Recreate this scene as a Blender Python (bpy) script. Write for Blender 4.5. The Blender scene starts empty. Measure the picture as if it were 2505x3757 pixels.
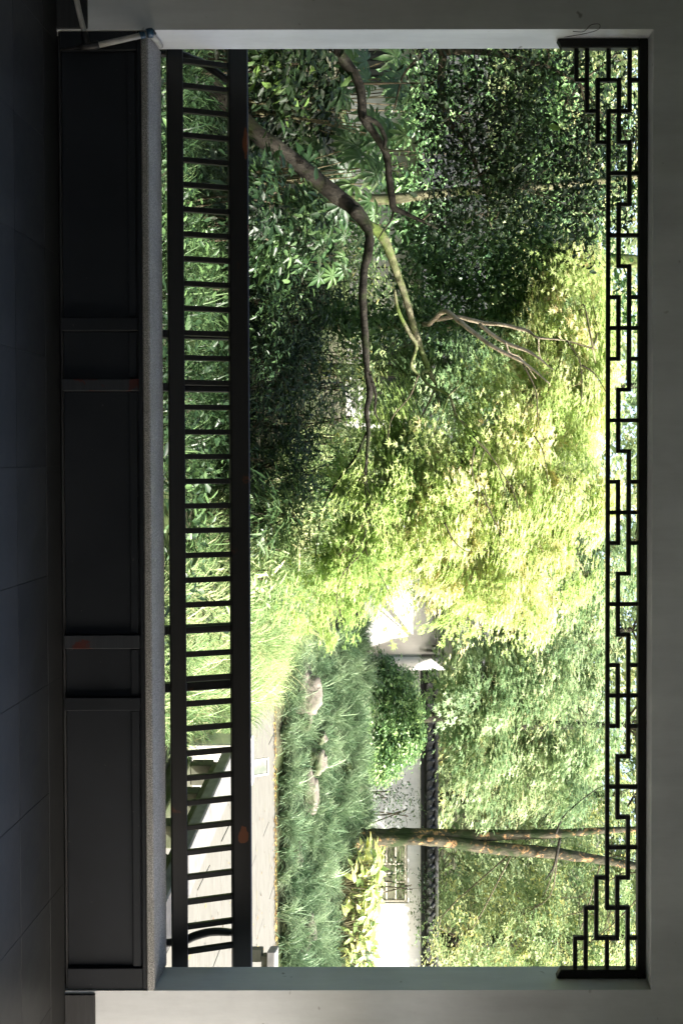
import bpy, math, random
import numpy as np
from mathutils import Vector, Matrix
R = np.random.default_rng(11)
random.seed(5)
sc = bpy.context.scene
col = sc.collection

# ------------------------------------------------------------------ camera
# the photograph is stored turned on its side: world up points to the picture's right
F_PX, UC, VC = 4000.0, 1762.0, 1500.0        # focal length and principal point, photo pixels
EYE = 1.637
YAW, ROLL = 0.0204, 0.0018
fwd = np.array([math.sin(YAW), math.cos(YAW), 0.0])
rgt0 = np.array([math.cos(YAW), -math.sin(YAW), 0.0]); up0 = np.array([0, 0, 1.0])
rgt = rgt0 * math.cos(ROLL) - up0 * math.sin(ROLL)
upv = up0 * math.cos(ROLL) + rgt0 * math.sin(ROLL)
cam = bpy.data.cameras.new('camera'); cam_o = bpy.data.objects.new('camera', cam); col.objects.link(cam_o)
cam.sensor_fit = 'VERTICAL'; cam.sensor_height = 36.0; cam.sensor_width = 24.0
cam.lens = 36.0 * F_PX / 3757
cam.shift_x = (1252.5 - VC) / 3757; cam.shift_y = -(1878.5 - UC) / 3757
cam.clip_start = 0.05; cam.clip_end = 400
M = Matrix.Identity(4)
for i in range(3):
    M[i][0] = upv[i]; M[i][1] = -rgt[i]; M[i][2] = -fwd[i]
M[2][3] = EYE
cam_o.matrix_world = M
sc.camera = cam_o

# ------------------------------------------------------------------ light
SUN = np.array([0.66, -0.34, 0.67]); SUN /= np.linalg.norm(SUN)
w = bpy.data.worlds.new('World'); sc.world = w; w.use_nodes = True
nt = w.node_tree; bgn = nt.nodes['Background']
sky = nt.nodes.new('ShaderNodeTexSky'); sky.sky_type = 'NISHITA'; sky.sun_disc = False; sky.dust_density = 5.0; sky.ozone_density = 0.4; sky.air_density = 1.0
sky.sun_elevation = math.asin(SUN[2]); sky.sun_rotation = math.atan2(SUN[0], SUN[1])
nt.links.new(sky.outputs[0], bgn.inputs[0]); bgn.inputs[1].default_value = 0.15
sl = bpy.data.lights.new('sun', 'SUN'); sl.energy = 5.0; sl.angle = math.radians(0.6); sl.color = (1.0, 0.965, 0.90)
so = bpy.data.objects.new('sun', sl); col.objects.link(so)
so.rotation_euler = Vector(-SUN).to_track_quat('-Z', 'Y').to_euler()
so.location = (20, -10, 25)
sc.view_settings.view_transform = 'Standard'; sc.view_settings.look = 'None'
sc.view_settings.gamma = 1.0; sc.view_settings.exposure = 2.18
sc.render.engine = 'CYCLES'
sc.cycles.use_denoising = True
sc.cycles.max_bounces = 8; sc.cycles.diffuse_bounces = 5; sc.cycles.glossy_bounces = 2
sc.cycles.transmission_bounces = 4; sc.cycles.sample_clamp_indirect = 6.0
sc.cycles.caustics_reflective = False; sc.cycles.caustics_refractive = False

# ------------------------------------------------------------------ helpers
def P(x, y, Y):
    """photo pixel (2505x3757) at world depth Y -> world point"""
    d = rgt * (y - UC) / F_PX + upv * (x - VC) / F_PX + fwd
    d = d * (Y / d[1])
    return np.array([d[0], d[1], d[2] + EYE])
K = 2505 / 1568.0
def PV(x, y, Y): return P(x * K, y * K, Y)
def m_per(Y): return K * Y / F_PX             # metres per view pixel at depth Y

def empty(name, loc=(0, 0, 0)):
    o = bpy.data.objects.new(name, None); o.empty_display_size = 0.1
    o.location = loc; col.objects.link(o); return o
def tag(o, label=None, cat=None, group=None, kind=None):
    if label: o['label'] = label
    if cat: o['category'] = cat
    if group: o['group'] = group
    if kind: o['kind'] = kind
    return o
def link(name, me, parent=None, mat=None):
    o = bpy.data.objects.new(name, me); col.objects.link(o)
    if mat is not None and not me.materials: me.materials.append(mat)
    if parent is not None:
        if name in ('foliage', 'twigs', 'stems', 'branches'): o['kind'] = 'stuff'
        o.parent = parent
        o.matrix_parent_inverse = Matrix.Translation(-Vector(parent.location))
        if parent.parent is not None:
            o.matrix_parent_inverse = Matrix.Translation(-Vector(parent.matrix_parent_inverse.translation + parent.location + parent.parent.location))
    return o
def tri_mesh(name, V, T, tint=None, smooth=False):
    me = bpy.data.meshes.new(name)
    V = np.ascontiguousarray(V, dtype=np.float32); T = np.ascontiguousarray(T, dtype=np.int32)
    n = T.shape[1]
    me.vertices.add(len(V)); me.vertices.foreach_set('co', V.ravel())
    me.loops.add(T.size); me.loops.foreach_set('vertex_index', T.ravel())
    me.polygons.add(len(T))
    me.polygons.foreach_set('loop_start', np.arange(0, T.size, n, dtype=np.int32))
    if smooth: me.polygons.foreach_set('use_smooth', np.ones(len(T), dtype=bool))
    if tint is not None:
        a = me.attributes.new('tint', 'FLOAT', 'POINT')
        a.data.foreach_set('value', np.ascontiguousarray(tint, dtype=np.float32))
    me.update(calc_edges=True); me.validate()
    return me
BOXF = np.array([[0,3,2,1],[4,5,6,7],[0,1,5,4],[1,2,6,5],[2,3,7,6],[3,0,4,7]])
def box_verts(x0, x1, y0, y1, z0, z1):
    return np.array([[x0,y0,z0],[x1,y0,z0],[x1,y1,z0],[x0,y1,z0],[x0,y0,z1],[x1,y0,z1],[x1,y1,z1],[x0,y1,z1]], float)
def bevel_box(x0, x1, y0, y1, z0, z1, b=0.004):
    """chamfered box: 24 verts"""
    import itertools
    b = min(b, abs(x1-x0)*.3, abs(y1-y0)*.3, abs(z1-z0)*.3)
    c = [(x0, x1), (y0, y1), (z0, z1)]
    V = []; idx = {}
    for s in itertools.product((0, 1), repeat=3):
        for ax in range(3):
            p = []
            for k in range(3):
                v = c[k][s[k]]
                if k != ax: v += b * (1 if s[k] == 0 else -1)
                p.append(v)
            idx[(s, ax)] = len(V); V.append(p)
    Fc = []
    for ax in range(3):
        for side in (0, 1):
            o = [k for k in range(3) if k != ax]
            q = []
            for a_, b_ in ((0,0),(1,0),(1,1),(0,1)):
                s = [0,0,0]; s[ax] = side; s[o[0]] = a_; s[o[1]] = b_
                q.append(idx[(tuple(s), ax)])
            Fc.append(q)
    for ax in range(3):
        o = [k for k in range(3) if k != ax]
        for a_, b_ in itertools.product((0, 1), repeat=2):
            s0 = [0,0,0]; s1 = [0,0,0]; s1[ax] = 1
            for s in (s0, s1): s[o[0]] = a_; s[o[1]] = b_
            Fc.append([idx[(tuple(s0), o[0])], idx[(tuple(s1), o[0])], idx[(tuple(s1), o[1])], idx[(tuple(s0), o[1])]])
    for s in itertools.product((0, 1), repeat=3):
        Fc.append([idx[(s, 0)], idx[(s, 1)], idx[(s, 2)]])
    return V, Fc
def fix_normals(me):
    import bmesh
    bm = bmesh.new(); bm.from_mesh(me); bmesh.ops.recalc_face_normals(bm, faces=bm.faces); bm.to_mesh(me); bm.free()
def box(name, x0, x1, y0, y1, z0, z1, mat, parent=None, b=0.004, rotx=0.0, pivot=None):
    V, Fc = bevel_box(x0, x1, y0, y1, z0, z1, b)
    if rotx:
        V = np.array(V); c, s = math.cos(rotx), math.sin(rotx)
        q = V - np.array(pivot); V = np.stack([q[:, 0], q[:, 1]*c - q[:, 2]*s, q[:, 1]*s + q[:, 2]*c], 1) + np.array(pivot)
        V = V.tolist()
    me = bpy.data.meshes.new(name); me.from_pydata(V, [], Fc); fix_normals(me)
    return link(name, me, parent, mat)
def boxes(name, lst, mat, parent=None):
    V = []; Fq = []
    for b in lst:
        Fq.append(BOXF + len(V) * 8); V.append(box_verts(*b))
    return link(name, tri_mesh(name, np.concatenate(V), np.concatenate(Fq)), parent, mat)
def catmull(pts, n):
    pts = np.asarray(pts, float)
    if len(pts) < 3:
        t = np.linspace(0, 1, n*(len(pts)-1)+1)[:, None]; return pts[0]*(1-t) + pts[-1]*t
    p = np.vstack([2*pts[0]-pts[1], pts, 2*pts[-1]-pts[-2]])
    out = []
    for i in range(1, len(p)-2):
        t = np.linspace(0, 1, n, endpoint=False)[:, None]
        a, b, c, d = p[i-1], p[i], p[i+1], p[i+2]
        out.append(0.5*((2*b) + (c-a)*t + (2*a-5*b+4*c-d)*t**2 + (3*b-a-3*c+d)*t**3))
    return np.vstack(out + [pts[-1:]])
def tube_arrays(pts, rad, sides=8, n=5, knob=0.0):
    """pts (k,3) and rad (k,) -> verts, quads; closed by pinching the ends"""
    q = catmull(np.column_stack([np.asarray(pts, float), np.asarray(rad, float)]), n)
    c, r = q[:, :3], np.maximum(q[:, 3], 1e-4)
    t = np.gradient(c, axis=0); t /= np.linalg.norm(t, axis=1)[:, None] + 1e-9
    ref = np.array([0.31, 0.52, 0.79])
    a = np.cross(t, ref); a /= np.linalg.norm(a, axis=1)[:, None] + 1e-9
    b = np.cross(t, a)
    th = np.linspace(0, 2*np.pi, sides, endpoint=False)
    rr = r[:, None] * np.ones(sides)[None]
    if knob: 
        nz = R.normal(0, 1, (len(c), sides)); nz = (nz + np.roll(nz, 1, 0) + np.roll(nz, 1, 1))/1.7
        rr = rr * (1 + knob*nz)
    V = c[:, None, :] + rr[..., None]*(np.cos(th)[None, :, None]*a[:, None, :] + np.sin(th)[None, :, None]*b[:, None, :])
    m = len(c)
    i = np.arange(m-1)[:, None]*sides; j = np.arange(sides)[None]
    Q = np.stack([i+j, i+(j+1) % sides, i+sides+(j+1) % sides, i+sides+j], -1).reshape(-1, 4)
    V = V.reshape(-1, 3)
    V = np.vstack([V, c[0], c[-1]])
    e0 = len(V)-2; jj = np.arange(sides)
    c0 = np.stack([np.full(sides, e0), (jj+1) % sides, jj, jj], -1)
    o = (m-1)*sides
    c1 = np.stack([np.full(sides, e0+1), o+jj, o+(jj+1) % sides, o+(jj+1) % sides], -1)
    return V, Q, np.vstack([c0, c1])[:, :3]
def quads_tris(V, Q, T):
    return V, np.vstack([Q[:, [0, 1, 2]], Q[:, [0, 2, 3]], T])
def tubes(name, lst, mat, parent=None, sides=8, n=5, knob=0.0):
    """several joined tubes of ONE part (a branching limb)"""
    VV = []; TT = []; k = 0
    for pts, rad in lst:
        V, T = quads_tris(*tube_arrays(pts, rad, sides, n, knob))
        VV.append(V); TT.append(T + k); k += len(V)
    me = tri_mesh(name, np.vstack(VV), np.vstack(TT), smooth=True)
    return link(name, me, parent, mat)

# ------------------------------------------------------------------ materials
def lin(c): return tuple(((x/255)/12.92 if x/255 <= .04045 else ((x/255+.055)/1.055)**2.4) for x in c) + (1.0,)
class NM:
    def __init__(s, name):
        s.m = bpy.data.materials.new(name); s.m.use_nodes = True
        s.t = s.m.node_tree; s.N = s.t.nodes; s.L = s.t.links
        s.p = s.N['Principled BSDF']; s.out = s.N['Material Output']
        s.tc = s.N.new('ShaderNodeTexCoord')
    def noise(s, scale, detail=4, rough=.55, src='Object', stretch=None, dist=0.0):
        n = s.N.new('ShaderNodeTexNoise'); n.inputs['Scale'].default_value = scale
        n.inputs['Detail'].default_value = detail; n.inputs['Roughness'].default_value = rough
        n.inputs['Distortion'].default_value = dist
        if stretch:
            mp = s.N.new('ShaderNodeMapping'); mp.inputs['Scale'].default_value = stretch
            s.L.new(s.tc.outputs[src], mp.inputs[0]); s.L.new(mp.outputs[0], n.inputs['Vector'])
        else: s.L.new(s.tc.outputs[src], n.inputs['Vector'])
        return n.outputs['Fac']
    def ramp(s, fac, stops, interp='LINEAR'):
        r = s.N.new('ShaderNodeValToRGB'); r.color_ramp.interpolation = interp
        e = r.color_ramp.elements
        while len(e) < len(stops): e.new(.5)
        for k, (pos, c) in enumerate(stops):
            e[k].position = pos; e[k].color = c if len(c) == 4 else tuple(c) + (1,)
        s.L.new(fac, r.inputs[0]); return r.outputs[0]
    def mix(s, fac, a, b, mode='MIX'):
        m = s.N.new('ShaderNodeMix'); m.data_type = 'RGBA'; m.blend_type = mode
        for sock, v in ((m.inputs[0], fac), (m.inputs[6], a), (m.inputs[7], b)):
            if isinstance(v, (int, float)): sock.default_value = v
            elif isinstance(v, tuple): sock.default_value = v if len(v) == 4 else v + (1,)
            else: s.L.new(v, sock)
        return m.outputs[2]
    def bump(s, h, dist=.01, strength=.5):
        b = s.N.new('ShaderNodeBump'); b.inputs['Distance'].default_value = dist; b.inputs['Strength'].default_value = strength
        s.L.new(h, b.inputs['Height']); s.L.new(b.outputs[0], s.p.inputs['Normal'])
    def base(s, c, rough=.6, spec=.4):
        if isinstance(c, tuple): s.p.inputs['Base Color'].default_value = c if len(c) == 4 else c + (1,)
        else: s.L.new(c, s.p.inputs['Base Color'])
        if isinstance(rough, (int, float)): s.p.inputs['Roughness'].default_value = rough
        else: s.L.new(rough, s.p.inputs['Roughness'])
        s.p.inputs['Specular IOR Level'].default_value = spec
        return s.m
def g(v): return (v, v, v, 1)

def mat_plaster(name, c=(.70, .725, .735), stain=.9):
    m = NM(name)
    a = m.noise(2.2, 5, .6); b = m.noise(26, 3, .5)
    k = m.ramp(a, [(.35, tuple(x*(1-.14*stain) for x in c)), (.65, c)])
    sp = m.ramp(m.noise(9, 2, .8), [(.0, g(1)), (.70, g(1)), (.745, (.45, .44, .42))])
    k = m.mix(1.0, k, m.ramp(m.noise(1.1, 6, .7, stretch=(3.0, 3.0, .5)), [(.38, g(1-.16*stain)), (.6, g(1))]), 'MULTIPLY')
    c2 = m.mix(1.0, k, sp, 'MULTIPLY')
    m.bump(b, .004, .25)
    return m.base(c2, .85, .2)
M_WALL = mat_plaster('whitewash')
def mat_wood(name, c0, c1, wear=None, rough=.42, amount=(.66, .70)):
    m = NM(name)
    gr = m.noise(5, 6, .6, stretch=(1, 14, 14)); 
    k = m.ramp(gr, [(.3, c0), (.7, c1)])
    if wear:
        wn = m.noise(4.2, 5, .62, dist=.4)
        k = m.mix(m.ramp(wn, [(amount[0], g(0)), (amount[1], g(1))]), k, wear)
    m.bump(gr, .002, .3)
    return m.base(k, rough, .32)
M_RAIL = mat_wood('dark_lacquer_worn', (.006, .006, .006), (.010, .0095, .009), (.07, .022, .007))
M_LATT = mat_wood('dark_lacquer', (.006, .006, .006), (.010, .010, .009), None, .55)
def add_wear(mat, pts, colr):
    t = mat.node_tree; N = t.nodes; L = t.links; p = N['Principled BSDF']
    src = p.inputs['Base Color'].links[0].from_socket
    ge = N.new('ShaderNodeNewGeometry'); nz = N.new('ShaderNodeTexNoise'); nz.inputs['Scale'].default_value = 14; nz.inputs['Detail'].default_value = 5
    L.new(ge.outputs['Position'], nz.inputs['Vector'])
    for (q, rad) in pts:
        d = N.new('ShaderNodeVectorMath'); d.operation = 'SUBTRACT'; L.new(ge.outputs['Position'], d.inputs[0]); d.inputs[1].default_value = tuple(q)
        e = N.new('ShaderNodeVectorMath'); e.operation = 'DIVIDE'; L.new(d.outputs[0], e.inputs[0]); e.inputs[1].default_value = tuple(rad)
        f = N.new('ShaderNodeVectorMath'); f.operation = 'LENGTH'; L.new(e.outputs[0], f.inputs[0])
        a = N.new('ShaderNodeMath'); a.operation = 'ADD'; L.new(f.outputs['Value'], a.inputs[0]); L.new(nz.outputs['Fac'], a.inputs[1])
        rp = N.new('ShaderNodeValToRGB'); rp.color_ramp.elements[0].position = .96; rp.color_ramp.elements[1].position = 1.0
        rp.color_ramp.elements[0].color = (1, 1, 1, 1); rp.color_ramp.elements[1].color = (0, 0, 0, 1); L.new(a.outputs[0], rp.inputs[0])
        mx = N.new('ShaderNodeMix'); mx.data_type = 'RGBA'; L.new(rp.outputs[0], mx.inputs[0]); L.new(src, mx.inputs[6]); mx.inputs[7].default_value = colr
        src = mx.outputs[2]
    L.new(src, p.inputs['Base Color'])
def mat_panel():
    m = NM('slate_grey_paint')
    a = m.noise(3, 5, .6); b = m.noise(38, 2, .6)
    k = m.ramp(a, [(.3, (.006, .0078, .0105)), (.7, (.0125, .0155, .0200))])
    k = m.mix(m.ramp(b, [(.71, g(0)), (.76, g(.5))]), k, (.08, .08, .075))
    m.bump(a, .004, .3)
    return m.base(k, m.ramp(a, [(.3, g(.5)), (.7, g(.68))]), .25)
M_PANEL = mat_panel()
M_STILE = mat_wood('grey_paint_on_red_wood', (.015, .018, .022), (.026, .030, .035), (.045, .009, .006), .5, (.58, .60))
def mat_granite():
    m = NM('speckled_granite')
    a = m.noise(210, 2, .7); b = m.noise(6, 4, .6)
    k = m.ramp(a, [(.35, (.09, .09, .09)), (.5, (.25, .25, .24)), (.65, (.46, .45, .43))])
    k = m.mix(m.ramp(b, [(.45, g(0)), (.7, g(.45))]), k, (.15, .15, .13))
    m.bump(a, .002, .3)
    return m.base(k, .55, .4)
M_GRAN = mat_granite()
def mat_floor():
    m = NM('dark_floor_stone')
    a = m.noise(2.0, 6, .65); s = m.noise(3.0, 5, .75, stretch=(1.2, 7, 1))
    oi = m.N.new('ShaderNodeObjectInfo')
    k = m.ramp(a, [(.3, (.012, .013, .0125)), (.7, (.024, .025, .024))])
    k = m.mix(m.ramp(s, [(.63, g(0)), (.74, g(.6))]), k, (.085, .09, .09))
    hs = m.N.new('ShaderNodeHueSaturation'); m.L.new(k, hs.inputs['Color'])
    mr = m.N.new('ShaderNodeMapRange'); mr.inputs[3].default_value = .85; mr.inputs[4].default_value = 1.18
    m.L.new(oi.outputs['Random'], mr.inputs[0]); m.L.new(mr.outputs[0], hs.inputs['Value'])
    m.bump(a, .003, .2)
    return m.base(hs.outputs[0], m.ramp(a, [(.3, g(.32)), (.7, g(.6))]), .35)
M_FLOOR = mat_floor()
M_SKIRT = mat_wood('black_skirting', (.020, .021, .022), (.035, .036, .038), None, .5)
def mat_plain(name, c, rough=.5, spec=.5):
    return NM(name).base(c, rough, spec)
M_PVC = (lambda m: m.base(m.ramp(m.noise(20, 4), [(.35, (.34, .33, .30)), (.7, (.46, .45, .42))]), .4, .5))(NM('white_plastic_pipe'))
M_BLACKP = mat_plain('black_rubber', (.012, .012, .013), .5)
M_BLUEP = (lambda m: m.base(m.ramp(m.noise(60, 3), [(.35, (.008, .03, .06)), (.65, (.025, .085, .15))]), .35, .5))(NM('blue_wrapping'))
M_WIRE = mat_plain('rusty_wire', (.03, .027, .024), .6)

def mat_leaf(name, stops, trans=.4, rough=.45, spec=.35):
    m = NM(name)
    at = m.N.new('ShaderNodeAttribute'); at.attribute_name = 'tint'
    k = m.ramp(at.outputs['Fac'], stops)
    m.base(k, rough, spec)
    tr = m.N.new('ShaderNodeBsdfTranslucent')
    hs = m.N.new('ShaderNodeHueSaturation'); hs.inputs['Value'].default_value = 1.35; hs.inputs['Saturation'].default_value = 1.0
    m.L.new(k, hs.inputs['Color']); m.L.new(hs.outputs[0], tr.inputs['Color'])
    mx = m.N.new('ShaderNodeMixShader'); mx.inputs[0].default_value = trans
    m.L.new(m.p.outputs[0], mx.inputs[1]); m.L.new(tr.outputs[0], mx.inputs[2])
    m.L.new(mx.outputs[0], m.out.inputs['Surface'])
    return m.m
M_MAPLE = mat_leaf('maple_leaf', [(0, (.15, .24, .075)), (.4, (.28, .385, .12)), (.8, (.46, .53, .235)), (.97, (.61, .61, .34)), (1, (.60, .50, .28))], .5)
M_MAPLE2 = mat_leaf('green_maple_leaf', [(0, (.07, .13, .055)), (.4, (.19, .28, .13)), (.85, (.37, .45, .24)), (1, (.52, .51, .26))], .4)
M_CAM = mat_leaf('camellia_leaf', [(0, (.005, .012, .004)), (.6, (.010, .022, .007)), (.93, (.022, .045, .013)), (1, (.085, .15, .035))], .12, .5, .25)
M_IVY = mat_leaf('glossy_mid_leaf', [(0, (.02, .055, .018)), (.6, (.052, .108, .036)), (1, (.14, .23, .08))], .28, .42, .35)
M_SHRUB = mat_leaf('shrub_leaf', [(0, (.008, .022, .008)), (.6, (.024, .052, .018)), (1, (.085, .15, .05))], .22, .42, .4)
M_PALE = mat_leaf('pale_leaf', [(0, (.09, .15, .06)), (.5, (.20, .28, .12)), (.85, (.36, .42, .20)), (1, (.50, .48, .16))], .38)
M_BACK = mat_leaf('background_leaf', [(0, (.09, .14, .065)), (.5, (.23, .30, .14)), (.9, (.41, .46, .24)), (1, (.52, .49, .22))], .38)
M_HEDGE = mat_leaf('hedge_leaf', [(0, (.05, .11, .045)), (.6, (.14, .25, .09)), (1, (.30, .44, .16))], .28, .35, .45)
M_VARI = mat_leaf('variegated_leaf', [(0, (.12, .18, .10)), (.5, (.25, .32, .19)), (1, (.48, .52, .36))], .25)
M_LIRI = mat_leaf('liriope_blade', [(0, (.06, .12, .04)), (.5, (.18, .27, .105)), (.9, (.36, .43, .21)), (1, (.54, .50, .29))], .32, .38, .4)
M_DARKGR = mat_leaf('shaded_grass_blade', [(0, (.012, .03, .010)), (.6, (.034, .068, .024)), (1, (.11, .17, .07))], .25, .38, .4)  # darker copy of the blade colours with tree shade put in
M_MONDO = mat_leaf('mondo_blade', [(0, (.04, .085, .04)), (.5, (.14, .215, .115)), (1, (.36, .45, .28))], .22, .4, .35)
M_ASPI = mat_leaf('aspidistra_leaf', [(0, (.14, .23, .06)), (.5, (.34, .42, .14)), (1, (.56, .55, .20))], .4, .4, .3)
M_FATS = mat_leaf('fatsia_leaf', [(0, (.022, .056, .02)), (.6, (.052, .11, .038)), (1, (.11, .19, .065))], .28, .42, .35)
def mat_bark(name, c0, c1, moss=None, mlo=.5, mhi=.6, patch=None):
    m = NM(name)
    a = m.noise(9, 6, .7, stretch=(1, 1, .45)); b = m.noise(3.1, 5, .65)
    k = m.ramp(a, [(.36, c0), (.62, c1)])
    if patch: k = m.mix(m.ramp(m.noise(5.5, 5, .65, dist=1.2), [(.55, g(0)), (.60, g(1))]), k, patch)
    if moss: k = m.mix(m.ramp(b, [(mlo, g(0)), (mhi, g(1))]), k, moss)
    m.bump(a, .035, .9)
    return m.base(k, .9, .15)
M_BARK = mat_bark('brown_mossy_bark', (.008, .0075, .006), (.036, .033, .026), (.022, .032, .010), .52, .66)
M_BARKPALE = mat_bark('sunlit_pale_bark', (.22, .18, .13), (.46, .39, .29), (.14, .14, .08), .58, .72)  # sunlight missing on these limbs is put into the bark colour
M_BARKMOSS = mat_bark('mossy_bark', (.07, .075, .04), (.17, .16, .10), (.08, .115, .03), .42, .58)
M_BARKPLANE = mat_bark('flaking_orange_bark', (.022, .022, .014), (.075, .068, .045), (.022, .032, .012), .47, .58, (.30, .175, .08))
M_TWIG = mat_bark('dark_twig', (.035, .03, .02), (.10, .085, .055))
M_TWIGPALE = mat_bark('greenish_twig', (.10, .10, .05), (.20, .17, .10))

def mat_stone(name, c0, c1, scale=3, stretch=None, moss=None, mr=(.55, .7), bump=.02):
    m = NM(name)
    a = m.noise(scale, 7, .62, stretch=stretch); b = m.noise(.9, 5, .6)
    k = m.ramp(a, [(.3, c0), (.7, c1)])
    if moss: k = m.mix(m.ramp(b, [(mr[0], g(0)), (mr[1], g(1))]), k, moss)
    m.bump(a, bump, .5)
    return m.base(k, .8, .25)
M_PATH = mat_stone('pale_path_stone', (.086, .083, .070), (.128, .125, .111), 4, (1, 7, 1), (.095, .09, .038), (.60, .70), .006)
M_PARA = mat_stone('weathered_parapet_stone', (.10, .10, .095), (.19, .185, .175), 7, None, None, bump=.008)
M_PARA2 = mat_stone('bounce_court_stone', (.36, .35, .33), (.48, .47, .45), 4, bump=.006)
M_PARAM = mat_stone('mossy_parapet_stone', (.05, .052, .038), (.10, .10, .075), 9, None, (.045, .06, .022), (.45, .6), .012)
M_ROCK = mat_stone('garden_rock', (.075, .066, .054), (.175, .155, .13), 6, None, (.055, .07, .032), (.48, .60), .05)
M_SOIL = mat_stone('soil', (.035, .034, .022), (.075, .075, .045), 5, None, (.045, .065, .02), (.45, .6), .04)
M_TILE = mat_stone('black_roof_tile', (.016, .017, .017), (.045, .046, .045), 8, None, (.030, .036, .020), (.55, .7), .01)
M_TRIM = mat_stone('dark_grey_render', (.022, .024, .027), (.04, .042, .046), 6, None, None, bump=.004)
M_GREY = mat_plaster('grey_plaster', (.46, .47, .47), 1.0)
M_WALL2 = mat_plaster('garden_whitewash', (.58, .58, .565), .9)
M_BEIGE = mat_stone('beige_lattice', (.40, .36, .29), (.55, .51, .43), 12, bump=.004)
M_DARK = mat_plain('dark_window_wood', (.025, .024, .022), .6)
def mat_glass():
    m = NM('dim_glass'); m.base(m.ramp(m.noise(1.5, 3), [(.3, (.02, .025, .025)), (.7, (.05, .06, .06))]), .12, .6); return m.m
M_GLASS = mat_glass()
M_SIGN = mat_plain('white_sign_frame', (.34, .34, .33), .5)
M_SIGNP = (lambda m: m.base(m.ramp(m.noise(7, 3), [(.35, (.06, .075, .055)), (.65, (.15, .17, .14))]), .4, .3))(NM('sign_panel'))

# ------------------------------------------------------------------ the pavilion we stand in
FY = 5.13; WT = 0.24                                  # inner face and thickness of the opening's wall
OXL = P(1400, 108, FY)[0]; OXR = P(1400, 3633, FY)[0]; OZT = P(2391, 1870, FY)[2]
SEAT = P(557, 1870, FY)[2]
RX0, RX1, RY0, CEIL = -4.4, 3.3, -2.4, 3.5
DY0, DY1, DZ = 2.4, 5.02, 1.5                          # side doorway, out of frame
pav = tag(empty('pavilion', (0, FY, 0)), 'white plastered hall wall with a wide rectangular opening onto the garden', 'building')
def wall_with_hole(name, X0, X1, Y0, Y1, Z0, Z1, hx0, hx1, hz0, hz1, mat, parent):
    xs = [X0, hx0, hx1, X1]; zs = [Z0, hz0, hz1, Z1]
    lst = []
    V = []; Q = []
    def quad(a, b, c, d):
        k = len(V); V.extend([a, b, c, d]); Q.append([k, k+1, k+2, k+3])
    for y, fl in ((Y0, 0), (Y1, 1)):
        for i in range(3):
            for j in range(3):
                if i == 1 and j == 1: continue
                if xs[i+1]-xs[i] < 1e-6 or zs[j+1]-zs[j] < 1e-6: continue
                q = [(xs[i], y, zs[j]), (xs[i+1], y, zs[j]), (xs[i+1], y, zs[j+1]), (xs[i], y, zs[j+1])]
                quad(*(q if not fl else q[::-1]))
    def tube4(x0, x1, z0, z1, inner):
        a = [(x0, z0), (x1, z0), (x1, z1), (x0, z1)]
        for k in range(4):
            p, q = a[k], a[(k+1) % 4]
            if inner: p, q = q, p
            quad((p[0], Y0, p[1]), (p[0], Y1, p[1]), (q[0], Y1, q[1]), (q[0], Y0, q[1]))
    tube4(X0, X1, Z0, Z1, False); tube4(hx0, hx1, hz0, hz1, True)
    me = bpy.data.meshes.new(name); me.from_pydata(V, [], Q)
    return link(name, me, parent, mat)
wall_with_hole('front_wall', RX0, RX1, FY, FY+WT, -.4, CEIL, OXL, OXR, -.4 + .001, OZT, M_WALL, pav)
boxes('side_wall', [(RX0-.24, RX0, RY0, FY+WT, -.4, CEIL)], M_WALL, pav)
boxes('side_wall', [(RX1, RX1+.24, RY0, DY0, -.4, CEIL), (RX1, RX1+.24, DY1, FY+WT, -.4, CEIL), (RX1, RX1+.24, DY0, DY1, DZ, CEIL)], M_WALL, pav)
wall_with_hole('back_wall', RX0-.24, RX1+.24, RY0-.24, RY0, -.4, CEIL, -2.0, 1.0, .9, 2.4, M_WALL, pav)  # unseen opening added behind the camera to light the front wall
boxes('ceiling', [(RX0-.24, RX1+.24, RY0-.24, FY+WT, CEIL+.002, CEIL+.1)], M_WALL, pav)
boxes('roof', [(RX0-.7, RX1+3.6, RY0-2.4, FY+WT+.42, CEIL+.104, CEIL+.3)], M_TILE, pav)  # side and back overhangs lengthened to keep direct sun out of the openings
SK = P(338, 1870, FY)[2]
box('skirting', RX0+.001, OXL-.004, FY-.014, FY-.0005, 0.001, SK, M_SKIRT, pav, .003)
box('skirting', OXR+.012, RX1-.001, FY-.014, FY-.0005, 0.001, SK, M_SKIRT, pav, .003)

floor = tag(link('floor', tri_mesh('floor', box_verts(RX0, RX1, RY0, FY+.03, -.2, -.012), BOXF), None, mat_plain('dark_grout', (.022, .023, .022), .8)), kind='structure')
TS = .494; y_b = FY - .2
def tile_mesh(sx, sy):
    V, Fc = bevel_box(0, sx-.0012, 0, sy-.0012, -.03, 0, .001)
    me = bpy.data.meshes.new('floor_tile'); me.from_pydata(V, [], Fc); fix_normals(me); me.materials.append(M_FLOOR); return me
tm = tile_mesh(TS, TS); tm_cut = tile_mesh(TS, y_b - 4.56); tm_b = tile_mesh(TS*2, .2)
x_s = P(0, 1716, 4.37)[0]; x_first = x_s - TS*math.floor((x_s-RX0)/TS)
def place(name, me, loc, parent):
    o = bpy.data.objects.new(name, me); col.objects.link(o); o.location = loc; o.parent = parent; return o
for i in range(int((RX1-x_first)/TS)):
    x = x_first + i*TS
    place('floor_tile', tm_cut, (x, 4.56, 0), floor)
    for j in range(1, 14):
        place('floor_tile', tm, (x + (.0 if j % 2 else TS/2), 4.56 - j*TS, random.uniform(-.001, .0)), floor)
M_BORDER = NM('black_border_stone'); M_BORDER = M_BORDER.base(M_BORDER.ramp(M_BORDER.noise(6, 4), [(.3, (.010, .011, .011)), (.7, (.022, .023, .023))]), .5, .4)
tm_b.materials.clear(); tm_b.materials.append(M_BORDER)
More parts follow.
